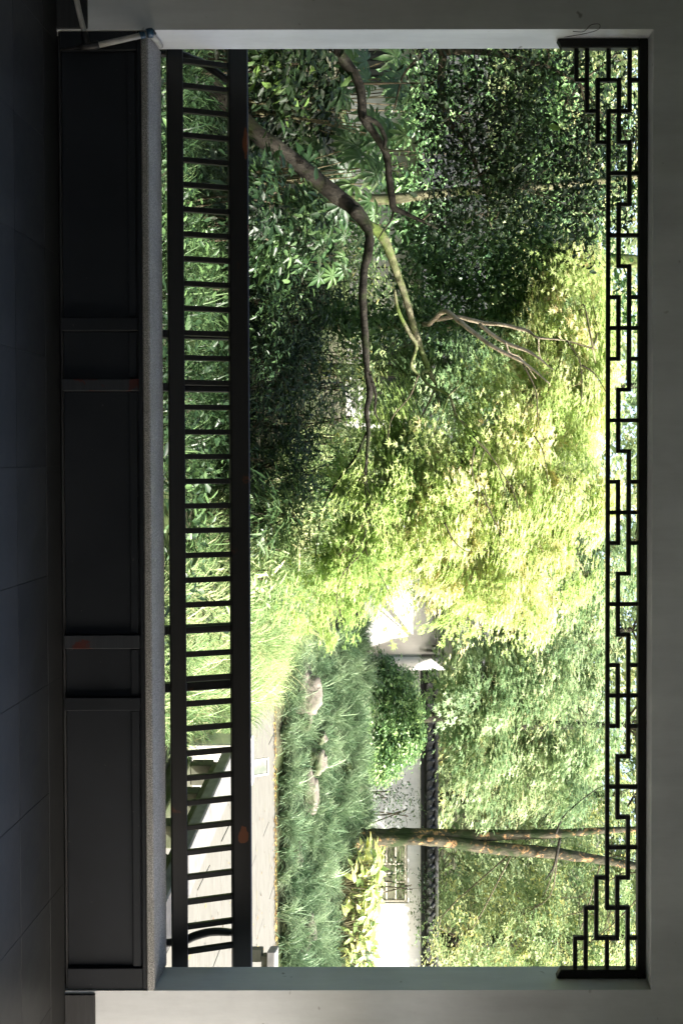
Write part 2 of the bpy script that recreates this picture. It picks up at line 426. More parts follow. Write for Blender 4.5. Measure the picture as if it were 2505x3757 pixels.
for i in range(int((RX1-x_first)/TS/2)):
    place('border_slab', tm_b, (x_first + i*2*TS, y_b + .002, 0), floor)

# panelled bench that fills the foot of the opening
bench = tag(empty('bench', (0, FY, 0)), 'long dark grey panelled bench with a granite seat filling the foot of the opening', 'bench')
def fx(y, Y=FY): return P(1400, y, Y)[0]
def fz(x, Y=FY): return P(x, 1870, Y)[2]
bx0, bx1 = OXL+.003, OXR-.003
box('seat', bx0, bx1, FY-.012, FY+WT+.02, SEAT-.035, SEAT, M_GRAN, bench, .006)
zt = SEAT-.037
box('top_rail', bx0, bx1, FY+.004, FY+.05, fz(512), zt, M_PANEL, bench, .003)
box('base_board', bx0, bx1, FY+.012, FY+.06, 0.001, fz(232), M_SKIRT, bench, .003)
boxes('light_block_panel', [(bx0, bx1, FY+.065, FY+.2, -.4, SEAT-.036)], M_SKIRT, bench)  # unseen panel added to stop outdoor light leaking under the bench
st = [(108, 180), (1163, 1211), (1388, 1432), (2328, 2378), (2557, 2605), (3553, 3631)]
for k, (a, b) in enumerate(st):
    box('stile', max(fx(a), bx0), min(fx(b), bx1), FY+(-.004 if 0 < k < 5 else .006), FY+.05, fz(233), fz(511), M_STILE if k in (2, 3) else M_PANEL, bench, .003)
for k in range(5):
    a, b = fx(st[k][1]), fx(st[k+1][0])
    box('panel', a+.001, b-.001, FY+.028, FY+.052, fz(233), fz(511), M_PANEL, bench, .002)
    box('moulding', a+.004, b-.004, FY+.012, FY+.0275, fz(474), fz(505), M_PANEL, bench, .004)

# leaning timber rail outside the seat
rail = tag(empty('leaning_rail', (0, FY+WT+.05, SEAT)), 'black lacquered backrest rail with slim balusters leaning outwards over the garden', 'railing')
YB = FY+WT+.075; TILT = -math.radians(19)
zb0, zb1 = fz(622, YB), fz(679, YB); zp = (zb0+zb1)/2
piv = (0, YB, zp)
hz0 = zp + (fz(845, YB+.09) - zp)/math.cos(TILT); hz1 = zp + (fz(913, YB+.1) - zp)/math.cos(TILT)
rx0, rx1 = OXL-.10, OXR+.12
add_wear(M_RAIL, [(P(900, 520, YB+.08), (.14, .07, .026)), (P(893, 3058, YB+.08), (.10, .08, .055)), (P(917, 900, YB+.1), (.3, .05, .016))], (.11, .034, .010, 1))
box('bottom_rail', rx0, rx1, YB-.025, YB+.025, zb0, zb1, M_RAIL, rail, .004, TILT, piv)
box('hand_rail', rx0, rx1, YB-.032, YB+.032, hz0, hz1, M_RAIL, rail, .008, TILT, piv)
bal_w = .0135
V, Fc = bevel_box(-bal_w, bal_w, -.012, .012, zb1-zp+.0005, hz0-zp-.0005, .002)
me_b = bpy.data.meshes.new('baluster'); me_b.from_pydata(V, [], Fc); fix_normals(me_b); me_b.materials.append(M_RAIL)
for k in range(37):
    x = P(672, 220 + (3494-220)*k/36, YB)[0]
    o = bpy.data.objects.new('baluster', me_b); col.objects.link(o)
    o.location = (x - rail.location.x, YB - rail.location.y, zp - rail.location.z); o.rotation_euler = (TILT, 0, 0); o.parent = rail
# supports behind the rail, standing on the outer edge of the wall
for (a, b) in ((1214, 1244), (1408, 1438), (2292, 2322), (2500, 2532)):
    xa, xb = P(640, a, YB+.1)[0], P(640, b, YB+.1)[0]
    yo = .085
    V, Fc = bevel_box(xa, xb, YB+yo-.03, YB+yo+.03, SEAT-.3, hz0-.02, .004)
    V = np.array(V); V[:, 1] += (V[:, 2]-zp)*.33
    me = bpy.data.meshes.new('support_post'); me.from_pydata(V.tolist(), [], Fc); fix_normals(me); link('support_post', me, rail, M_RAIL)
for sgn, pts in ((1, [(662, 200), (700, 215), (745, 232), (790, 262), (822, 285), (850, 300)]), (-1, [(672, 3452), (710, 3436), (750, 3424), (790, 3418), (840, 3420), (860, 3424)])):
    q = [P(x, y, YB+.10+.06*k/5) for k, (x, y) in enumerate(pts)]
    tubes('curved_bracket', [([q[0]-np.array([0, .03, .12])]+q, [.02, .021, .022, .022, .021, .019, .018])], M_RAIL, rail, 8, 5)

# hanging lattice under the head of the opening
latt = tag(empty('hanging_lattice', (0, FY+.12, OZT)), 'black hanging fretwork lattice of stepped square bars under the head of the opening', 'lattice')
LY0, LY1 = FY+.105, FY+.155
lz = lambda x: fz(x, LY0)
LX0, LX1 = OXL+.002, OXR-.002
zbm0, zbm1 = lz(2341), OZT-.003
pw = .043
box('top_beam', LX0, LX1, LY0, LY1, zbm0, zbm1, M_LATT, latt, .003)
for s in (0, 1):
    a = LX0 if s == 0 else LX1-pw
    V, Fc = bevel_box(a, a+pw, LY0+.001, LY1-.001, lz(2043), zbm0-.0005, .004)
    V = np.array(V); zc = lz(2065)
    inner = (V[:, 0] > a+pw/2) if s == 0 else (V[:, 0] < a+pw/2)
    V[(V[:, 2] < zc) & inner, 2] += .018
    me = bpy.data.meshes.new('side_post'); me.from_pydata(V.tolist(), [], Fc); fix_normals(me); link('side_post', me, latt, M_LATT)
rows = [lz(v) for v in (2113, 2152, 2191.5, 2231, 2269, 2308)] + [zbm0]
c0, c30 = LX0+pw, LX1-pw
cols = [c0 + (c30-c0)*k/30 for k in range(31)]
hb = .0098
H = [(3, 2, 28)]
for m_ in (0, 1):
    f = (lambda c: c) if m_ == 0 else (lambda c: 30-c)
    for r, a, b in [(0,0,1),(1,0,2),(2,1,3),(3,0,1),(4,1,3),(5,0,2),(5,3,5),(4,5,7),(5,7,11),(4,8,10),(4,11,13)]:
        a, b = f(a), f(b); H.append((r, min(a, b), max(a, b)))
H += [(5,13,17),(4,14,16)]
VL = []
for m_ in (0, 1):
    f = (lambda c: c) if m_ == 0 else (lambda c: 30-c)
    for c, a, b in [(1,0,1),(2,1,2),(1,2,4),(3,2,3),(2,3,5),(3,4,5),(1,5,6),(4,3,6),(5,4,5),(6,3,6),(7,4,5),(8,3,4),(8,5,6),(9,3,6),(10,3,4),(10,5,6),(11,4,5),(12,3,6),(13,4,5),(14,3,4),(14,5,6)]:
        VL.append((f(c), a, b))
VL.append((15, 3, 6))
seen = set()
for r, a, b in H:
    if (r, a, b) in seen: continue
    seen.add((r, a, b))
    x0 = cols[a] + (.0005 if a == 0 else -hb); x1 = cols[b] - (.0005 if b == 30 else -hb)
    box('bar', x0, x1, LY0+.012, LY1-.012, rows[r]-hb, rows[r]+hb, M_LATT, latt, .002)
for c, a, b in VL:
    z0 = rows[a]+hb+.0005; z1 = rows[b]-(hb+.0005 if b < 6 else .0005)
    box('bar', cols[c]-hb, cols[c]+hb, LY0+.0145, LY1-.0145, z0, z1, M_LATT, latt, .002)

# wire dangling off the lattice
wp = [(2100, 115, FY-.003), (2140, 115, FY-.004), (2165, 92, FY-.01), (2195, 88, FY-.02), (2198, 102, FY-.015), (2180, 114, FY), (2140, 124, FY+.03), (2100, 131, FY+.07), (2065, 136, FY+.10)]
o = tubes('wire', [([P(*p) for p in wp], [.0016]*len(wp))], M_WIRE, None, 6, 6)
tag(o, 'thin loose wire looped over the upper left corner of the opening', 'wire')

# plastic pipe tied to the bench corner
pipe = tag(empty('plastic_pipe', tuple(P(325, 168, FY-.1))), 'jointed white plastic pipe with black elbow tied to the end of the bench', 'pipe')
Yp = FY-.10
tubes('tube', [([P(262, -150, Yp-.02), P(282, 0, Yp), P(313, 128, Yp)], [.0125]*3)], M_PVC, pipe, 10, 3)
tubes('tube', [([P(362, 165, Yp), P(520, 130, FY-.03)], [.0135]*2)], M_PVC, pipe, 10, 3)
tubes('tube', [([P(556, 128, FY-.01), P(572, 145, FY+.06), P(590, 168, FY+.14)], [.0135]*3)], M_PVC, pipe, 10, 3)
tubes('elbow', [([P(311, 120, Yp-.002), P(316, 150, Yp-.002), P(322, 172, Yp)], [.017]*3), ([P(300, 170, Yp), P(330, 170, Yp), P(365, 163, Yp)], [.017, .019, .0165])], M_BLACKP, pipe, 10, 3)
tubes('strap', [([P(225, 181, FY-.02), P(262, 178, FY-.05), P(290, 171, Yp), P(312, 172, Yp)], [.004, .005, .008, .01])], M_BLACKP, pipe, 8, 4)
tubes('blue_tie', [([P(514, 131, FY-.033), P(532, 127, FY-.026)], [.0165]*2), ([P(540, 122, FY-.02), P(552, 120, FY-.015), P(563, 121, FY-.01)], [.02, .023, .018])], M_BLUEP, pipe, 10, 4, .05)
box('tie_block', OXL+.002, OXL+.012, FY-.01, FY+.03, SEAT-.01, SEAT+.03, M_DARK, pipe, .002)

# ------------------------------------------------------------------ ground
GZ = -.35
def sstep(a, b, t):
    t = np.clip((t-a)/(b-a), 0, 1); return t*t*(3-2*t)
def gz(x, y):
    x = np.asarray(x, float); y = np.asarray(y, float)
    right = sstep(1.0, 3.2, x)
    bank_r = np.clip((y-16.05)/3.4, 0, 1)*1.05
    bank_l = sstep(10.0, 17.5, y)*1.0
    z = GZ + right*bank_r + (1-right)*bank_l
    z = z + sstep(27, 62, y)*11 + sstep(10, 40, np.abs(x-1))*sstep(12, 40, y)*4
    z = z - .12*right*(y < 16.0)*(y > 5.0)
    return z + .03*np.sin(x*1.7+y*.9)*np.sin(y*1.3-x*.4)*(1-right*(y < 16.1))
xs = np.unique(np.concatenate([np.linspace(-90, -12, 30), np.linspace(-12, 14, 105), np.linspace(14, 90, 30)]))
ys = np.unique(np.concatenate([np.linspace(-70, 4, 20), np.linspace(4, 30, 105), np.linspace(30, 150, 50)]))
X, Y_ = np.meshgrid(xs, ys); Z = gz(X, Y_)
Z = np.where((Y_ < FY+.3), np.minimum(Z, GZ-.05), Z)
nx, ny = len(xs), len(ys)
i = (np.arange(ny-1)[:, None]*nx + np.arange(nx-1)[None]).reshape(-1)
ground = tag(link('ground', tri_mesh('ground', np.stack([X, Y_, Z], -1).reshape(-1, 3), np.stack([i, i+1, i+nx+1, i+nx], -1), smooth=True), None, M_SOIL), kind='structure')

bounce_court = tag(empty('bounce_courtyard', (8, 0, GZ)), kind='structure')  # unseen pale paving added to bounce sunlight onto the lower right wall
for i_ in range(9):
    for j_ in range(8):
        box('paving_slab', 3.6+i_*1.2, 4.794+i_*1.2, -4.2+j_*1.2, -3.006+j_*1.2, GZ-.05, GZ+.01, M_PARA2, bounce_court, .006)
# paved path on the right, long pale slabs
path = tag(empty('path', (4, 12, GZ)), kind='structure')
box('bedding', 2.95, 12.0, 5.6, 16.0, GZ-.3, GZ-.064, M_SOIL, path, .01)
def slab_mesh(L, D, k):
    V, Fc = bevel_box(0, L-.008, 0, D-.008, 0, .06, .004)
    me = bpy.data.meshes.new('paving_slab'); me.from_pydata(V, [], Fc); fix_normals(me); me.materials.append(M_PATH); return me
sm = [slab_mesh(2.2, .65, k) for k in range(2)]
for r in range(16):
    for c in range(5):
        x = 2.95 + c*2.2 - (1.1 if r % 2 else 0)
        xx0 = max(x, 2.95)
        if x > 11: continue
        me = sm[0] if xx0 == x else slab_mesh(1.1, .65, 0)
        o = place('paving_slab', me, (xx0-4, 5.6+r*.65-12, -.060 + random.uniform(-.003, .003)), path)

# ------------------------------------------------------------------ stone parapets
def parapet(A, B, nposts, label, h=.42, end_block=False):
    A = np.array(A, float); B = np.array(B, float)
    L = np.linalg.norm(B-A); d = (B-A)/L; ang = math.atan2(d[1], d[0])
    root = tag(empty('stone_parapet', (A[0], A[1], GZ+.0)), label, 'parapet')
    rot = Matrix.Translation(root.location) @ Matrix.Rotation(ang, 4, 'Z')
    inv = Matrix.Translation(-Vector(root.location)) 
    def part(name, x0, x1, y0, y1, z0, z1, mat, b=.008):
        V, Fc = bevel_box(x0, x1, y0, y1, z0, z1, b)
        me = bpy.data.meshes.new(name); me.from_pydata(V, [], Fc); fix_normals(me); me.materials.append(mat)
        o = bpy.data.objects.new(name, me); col.objects.link(o); o.parent = root; o.rotation_euler = (0, 0, ang); return o
    part('kerb', -.05, L+.05, -.13, .13, -.40, .06, M_PARAM)
    part('seat_slab', -.06, L+.06, -.17, .17, h-.10, h, M_PARA, .012)
    part('under_beam', 0, L, -.10, .10, h-.17, h-.101, M_PARAM)
    for k in range(nposts):
        x = L*k/(nposts-1)
        part('post', x-.07, x+.07, -.095, .095, .061, h-.171, M_PARAM)
    return root
parapet((2.78, 9.6), (3.12, 5.9), 7, 'low open stone parapet along the pond side of the paved path')
parapet((5.85, 12.75), (8.6, 12.1), 5, 'short stone parapet at the far side of the paved path by the grass bank')
# pale end block at the head of the near parapet
box_ = tag(box('stone_block', 2.62, 3.1, 9.95, 10.35, GZ-.05, GZ+.5, mat_stone('pale_block_stone', (.5, .48, .44), (.62, .6, .56), 5, bump=.005), None, .015), 'pale square stone block at the far end of the low parapet', 'block')

# little slanted sign on the path
SGY = 13.2; sgx = P(925, 2818, SGY)[0]
sign = tag(empty('information_sign', (sgx, SGY, GZ)), 'small slanted information sign in a white frame standing on the path', 'sign')
def tilt_box(name, x0, x1, y0, y1, z0, z1, mat, parent, t=-.55):
    return box(name, x0, x1, y0, y1, z0, z1, mat, parent, .003, t, (sgx, SGY, GZ+.1))
for s_ in (-1, 1):
    box('leg', sgx+s_*.07-.012, sgx+s_*.07+.012, SGY+.02, SGY+.045, GZ, GZ+.14, M_SIGN, sign, .003)
    tilt_box('frame_side', sgx+s_*.094-.012, sgx+s_*.094+.012, SGY-.012, SGY+.012, GZ+.05, GZ+.27, M_SIGN, sign)
tilt_box('panel', sgx-.081, sgx+.081, SGY-.006, SGY+.006, GZ+.062, GZ+.258, M_SIGNP, sign)
tilt_box('frame_top', sgx-.106, sgx+.106, SGY-.013, SGY+.013, GZ+.271, GZ+.288, M_SIGN, sign)
tilt_box('frame_foot', sgx-.106, sgx+.106, SGY-.013, SGY+.013, GZ+.032, GZ+.049, M_SIGN, sign)

# ------------------------------------------------------------------ white garden wall with leaky window and tiled coping
WY = 24.0
wx0 = P(1500, 2455, WY)[0]; wx1 = 16.0
wzt = P(1543, 3000, WY)[2]
gw = tag(empty('garden_wall', (wx0, WY, .3)), 'sunlit white garden wall with black tiled coping and a fretwork window', 'wall')
hx0, hx1 = P(1450, 3095, WY)[0], P(1450, 3315, WY)[0]
hz0_, hz1_ = P(1340, 3200, WY)[2], P(1494, 3200, WY)[2]
wall_with_hole('wall', wx0, wx1, WY, WY+.3, .0, wzt, hx0, hx1, hz0_, hz1_, M_WALL2, gw)
box('frieze', wx0-.05, wx1, WY-.03, WY+.33, wzt+.001, wzt+.12, M_TRIM, gw, .004)
wf = box('window_frame', hx0, hx1, WY+.02, WY+.1, hz1_-.06, hz1_-.001, M_BEIGE, gw, .004)
box('window_frame', hx0, hx1, WY+.02, WY+.1, hz0_+.001, hz0_+.06, M_BEIGE, gw, .004)
box('window_frame', hx0+.001, hx0+.06, WY+.022, WY+.098, hz0_+.061, hz1_-.061, M_BEIGE, gw, .004)
box('window_frame', hx1-.06, hx1-.001, WY+.022, WY+.098, hz0_+.061, hz1_-.061, M_BEIGE, gw, .004)
fw = (hx1-hx0-.12)/6; fh = (hz1_-hz0_-.12)/4
for k in range(1, 6):
    x = hx0+.06+fw*k
    a, b = (0, 4) if k in (2, 4) else (1, 3) if k == 3 else (0, 2)
    box('lattice_bar', x-.013, x+.013, WY+.035, WY+.085, hz0_+.062+fh*a, hz0_+.058+fh*b, M_BEIGE, gw, .003)
for k in range(1, 4):
    z = hz0_+.06+fh*k
    for (a, b) in ((0, 2), (2, 4), (4, 6)):
        if (k, a) == (2, 2): continue
        box('lattice_bar', hx0+.061+fw*a+.014*(a > 0), hx0+.059+fw*b-.014*(b < 6), WY+.038, WY+.082, z-.013, z+.013, M_BEIGE, gw, .003)
# coping tiles: rows of half-round cover tiles running down the slope, ridge on top
def half_round(L, r, sides=6):
    th = np.linspace(0, np.pi, sides+1)
    V = []; 
    for y in (0, L):
        for rr in (r, r*.78):
            for t in th: V.append((rr*math.cos(t), y, rr*math.sin(t)))
    n = sides+1; Q = []
    for k in range(sides):
        Q += [[k, k+1, 2*n+k+1, 2*n+k], [n+k+1, n+k, 3*n+k, 3*n+k+1], [k+1, k, n+k, n+k+1], [2*n+k, 2*n+k+1, 3*n+k+1, 3*n+k]]
    me = bpy.data.meshes.new('cover_tile'); me.from_pydata(V, [], Q); fix_normals(me); me.materials.append(M_TILE); return me
ht = half_round(.30, .050); cap = bpy.data.meshes.new('tile_end')
th = np.linspace(0, 2*np.pi, 9)[:-1]
cap.from_pydata([(0.066*math.cos(t), yy, .066*math.sin(t)) for yy in (0, .03) for t in th], [], [list(range(8))[::-1], list(range(8, 16))] + [[k, (k+1) % 8, 8+(k+1) % 8, 8+k] for k in range(8)])
cap.materials.append(M_TILE)
def coping(parent, x0, x1, y, z, sp=.215, slope=.55):
    n = int((x1-x0)/sp)
    for k in range(n):
        x = x0+.1+k*sp
        o = bpy.data.objects.new('cover_tile', ht); col.objects.link(o); o.parent = parent
        o.location = (x-parent.location.x, y-.22-parent.location.y, z+.055-parent.location.z); o.rotation_euler = (slope*.6, random.uniform(-.02, .02), random.uniform(-.03, .03))
        c = bpy.data.objects.new('tile_end', cap); col.objects.link(c); c.parent = parent
        c.location = (x-parent.location.x, y-.235-parent.location.y, z+.085-parent.location.z)
    box('tile_bed', x0, x1, y-.20, y+.15, z+.001, z+.06, M_TILE, parent, .004, 0)
    V = np.array([[x0, y-.2, z+.061], [x1, y-.2, z+.061], [x1, y+.15, z+.17], [x0, y+.15, z+.17], [x0, y+.5, z+.061], [x1, y+.5, z+.061]])
    link('slope_tiles', tri_mesh('slope_tiles', V, np.array([[0, 1, 2, 3], [3, 2, 5, 4]])), parent, M_TILE)
    box('ridge', x0, x1, y+.04, y+.26, z+.172, z+.27, M_TILE, parent, .03)
coping(gw, wx0, wx1, WY, wzt+.12)

# ------------------------------------------------------------------ gallery behind the maple (middle)
GYF = 23.0
gal = tag(empty('gallery', tuple(P(1290, 2250, GYF))), 'white garden gallery half hidden by the maple with a fretwork frieze under its eaves', 'building')
gx0, gx1 = P(1500, 1900, GYF)[0], P(1500, 2458, GYF)[0]
gzt = P(1628, 2300, GYF)[2]
pil = (gx1 - .27, gx1)
boxes('pillar', [(pil[0], pil[1], GYF, GYF+.3, .0, gzt)], M_WALL2, gal)
boxes('pillar', [(gx0, gx0+.25, GYF, GYF+.3, .0, gzt)], M_WALL2, gal)
boxes('beam', [(gx0-.3, gx1, GYF-.003, GYF+.3, gzt+.002, gzt+.26)], M_WALL2, gal)
boxes('back_wall', [(gx0-.3, gx1, GYF+.05, GYF+.25, .0, gzt+.25)], M_WALL2, gal)
me = tri_mesh('roof', np.array([[gx0-.8, GYF-.42, gzt+.265], [gx1+.35, GYF-.42, gzt+.265], [gx1+.35, GYF+.95, gzt+1.0], [gx0-.8, GYF+.95, gzt+1.0], [gx0-.8, GYF+2.4, gzt+.2], [gx1+.35, GYF+2.4, gzt+.2],
     [gx0-.8, GYF-.42, gzt+.34], [gx1+.35, GYF-.42, gzt+.34], [gx1+.35, GYF+.95, gzt+1.08], [gx0-.8, GYF+.95, gzt+1.08], [gx0-.8, GYF+2.4, gzt+.28], [gx1+.35, GYF+2.4, gzt+.28]]),
     np.array([[0, 3, 2, 1], [3, 4, 5, 2], [6, 7, 8, 9], [9, 8, 11, 10], [0, 1, 7, 6], [4, 10, 11, 5], [1, 2, 8, 7], [2, 5, 11, 8], [0, 6, 9, 3], [3, 9, 10, 4]]))
link('roof', me, gal, M_TILE)
fzb, fzt_ = P(1597, 2300, GYF+.1)[2], gzt-.002
box('frieze_rail', gx0+.26, pil[0]-.002, GYF-.06, GYF-.02, fzt_-.05, fzt_, M_DARK, gal, .003)
box('frieze_rail', gx0+.26, pil[0]-.002, GYF-.06, GYF-.02, fzb, fzb+.018, M_DARK, gal, .003)
nb = 12; zm = (fzb+.018+fzt_-.05)/2
for k in range(nb):
    a = gx0+.26 + (pil[0]-gx0-.26)*k/nb; b = a + (pil[0]-gx0-.26)/nb
    box('frieze_bar', a+.005, a+.02, GYF-.055, GYF-.025, fzb+.019, fzt_-.051, M_DARK, gal, .002)
    box('frieze_bar', a+.021, (a+b)/2, GYF-.053, GYF-.027, zm-.008, zm+.008, M_DARK, gal, .002)
for k in range(5):
    xx = pil[0]-.02-.05*k
    box('corner_bracket', xx-.05, xx-.003, GYF-.058, GYF-.023, fzb-.30+.055*k, fzb-.001-.0*k, M_DARK, gal, .003) if k % 2 == 0 else None

# ------------------------------------------------------------------ house at the left, behind the trees
HY = 17.6
house = tag(empty('garden_house', (-3.5, HY, .3)), 'white garden house half hidden behind the leaves with dark framed windows', 'house')
hxl, hxr = -9.0, P(1200, 1560, HY)[0]
wins = [(1318, 175, 1425, 300), (1120, 700, 1235, 880), (1330, 1262, 1480, 1500)]   # photo pixels: x0,y0,x1,y1 at HY
cuts = [(P(a, b, HY)[0], P(a, d, HY)[0], P(a, (b+d)/2, HY)[2], P(c, (b+d)/2, HY)[2]) for a, b, c, d in wins]
xe = [hxl, (cuts[0][1]+cuts[1][0])/2, (cuts[1][1]+cuts[2][0])/2, hxr]
zt_h = 1.95
for k, (a, b, c, d) in enumerate(cuts):
    wall_with_hole('wall', xe[k], xe[k+1]-.001, HY, HY+.25, 0.0, zt_h, a, b, c, d, M_WALL2 if k != 1 else M_GREY, house)
    wn = box('window', a, b, HY+.12, HY+.14, c, d, M_GLASS, house, .002)
    fwid = .07
    box('frame', a-.04, b+.04, HY-.03, HY-.001, d-.01, d+.07, M_DARK, wn, .004)
    box('sill', a-.06, b+.06, HY-.06, HY-.001, c-.07, c, M_GREY, wn, .004)
    box('frame', a-.04, a+.03, HY-.028, HY-.001, c+.001, d-.011, M_DARK, wn, .004)
    box('frame', b-.03, b+.04, HY-.028, HY-.001, c+.001, d-.011, M_DARK, wn, .004)
    nbar = 4
    for q in range(1, nbar):
        x = a+(b-a)*q/nbar
        box('mullion', x-.012, x+.012, HY+.06, HY+.10, c+.001, d-.011, M_DARK, wn, .002)
boxes('side_wall', [(hxr-.25, hxr-.002, HY+.251, HY+4, 0, zt_h)], M_WALL2, house)
me = tri_mesh('roof', np.array([[hxl-.3, HY-.7, zt_h-.1], [hxr+.4, HY-.7, zt_h-.1], [hxr+.4, HY+2, zt_h+1.1], [hxl-.3, HY+2, zt_h+1.1], [hxl-.3, HY+4.6, zt_h-.1], [hxr+.4, HY+4.6, zt_h-.1]]), np.array([[0, 1, 2, 3], [3, 2, 5, 4]]))
link('roof', me, house, M_TILE)

# ------------------------------------------------------------------ leaves
def unit(v): return v/(np.linalg.norm(v, axis=-1, keepdims=True)+1e-9)
def t_oval(w=.42, fold=.12):
    V = np.array([[0, 0, 0], [.35, w/2, fold*.6], [.4, 0, 0], [.35, -w/2, fold*.6], [.78, w*.32, fold*.3], [.78, -w*.32, fold*.3], [1, 0, -.05]])
    T = np.array([[0, 2, 1], [0, 3, 2], [1, 2, 4], [2, 6, 4], [2, 3, 5], [2, 5, 6]])
    return V, T
def t_diamond(w=.45, fold=.1):
    V = np.array([[0, 0, 0], [.45, w/2, fold], [.45, -w/2, fold], [1, 0, -.04]])
    return V, np.array([[0, 3, 1], [0, 2, 3]])
def t_maple():
    V = [[0, 0, 0]]; an = [-118, -62, -22+0, 0, 22, 62, 118]
    tips = [(-112, .55), (-56, .88), (0, 1.0), (56, .88), (112, .55)]
    out = []
    for k, (a, l) in enumerate(tips):
        a = math.radians(a); w = .17*l
        out.append((l*math.cos(a), l*math.sin(a), -.10*l))
        if k < 4:
            b = math.radians((tips[k][0]+tips[k+1][0])/2); out.append((.26*math.cos(b), .26*math.sin(b), .03))
    out = [(.20*math.cos(math.radians(-150)), .2*math.sin(math.radians(-150)), .02)] + out + [(.20*math.cos(math.radians(150)), .2*math.sin(math.radians(150)), .02)]
    V += [list(p) for p in out]
    T = [[0, k, k+1] for k in range(1, len(out))]
    return np.array(V), np.array(T)
T_OVAL = t_oval(); T_SLIM = t_oval(.26, .08); T_DIA = t_diamond(); T_MAP = t_maple(); T_LONG = t_oval(.15, .03)
def leaf_mesh(name, pos, size, tmpl, up=.5, hang=0.0, tint=None, outward=None, tsc=.25, nb=None):
    n = len(pos); V0, T0 = tmpl
    nrm = unit(R.normal(0, 1, (n, 3))); nrm[:, 2] = np.abs(nrm[:, 2])*(1) 
    nrm = unit(nrm*(1-up) + np.array([0, 0, 1.0])*up + (outward*.6 if outward is not None else 0))
    if nb is not None: nrm = unit(nrm*.55 + nb*1.0)
    tg = R.normal(0, 1, (n, 3)); tg[:, 2] -= hang*1.6
    if outward is not None: tg += outward*.8
    tg = unit(tg - nrm*(tg*nrm).sum(1, keepdims=True))
    bt = np.cross(nrm, tg)
    s = size*np.exp(R.normal(0, tsc, n))
    Vv = pos[:, None, :] + s[:, None, None]*(V0[None, :, 0:1]*tg[:, None] + V0[None, :, 1:2]*bt[:, None] + V0[None, :, 2:3]*nrm[:, None])
    T = (T0[None] + (np.arange(n)*len(V0))[:, None, None]).reshape(-1, 3)
    if tint is None: tint = R.random(n)
    return tri_mesh(name, Vv.reshape(-1, 3), T, np.repeat(tint, len(V0)))
def lobe_points(c, r, n, cl=None, cr=.16, flat=.45, shell=.35):
    """n points clustered in sprays inside an ellipsoid"""
    cl = cl or max(4, n//45)
    d = unit(R.normal(0, 1, (cl, 3))); rad = (shell + (1-shell)*R.random(cl))**(1/2.2)
    cc = d*rad[:, None]
    k = R.integers(0, cl, n)
    off = R.normal(0, 1, (n, 3))*cr*np.array([1, 1, flat])
    return c + cc[k]*r + off, k, c + cc*r
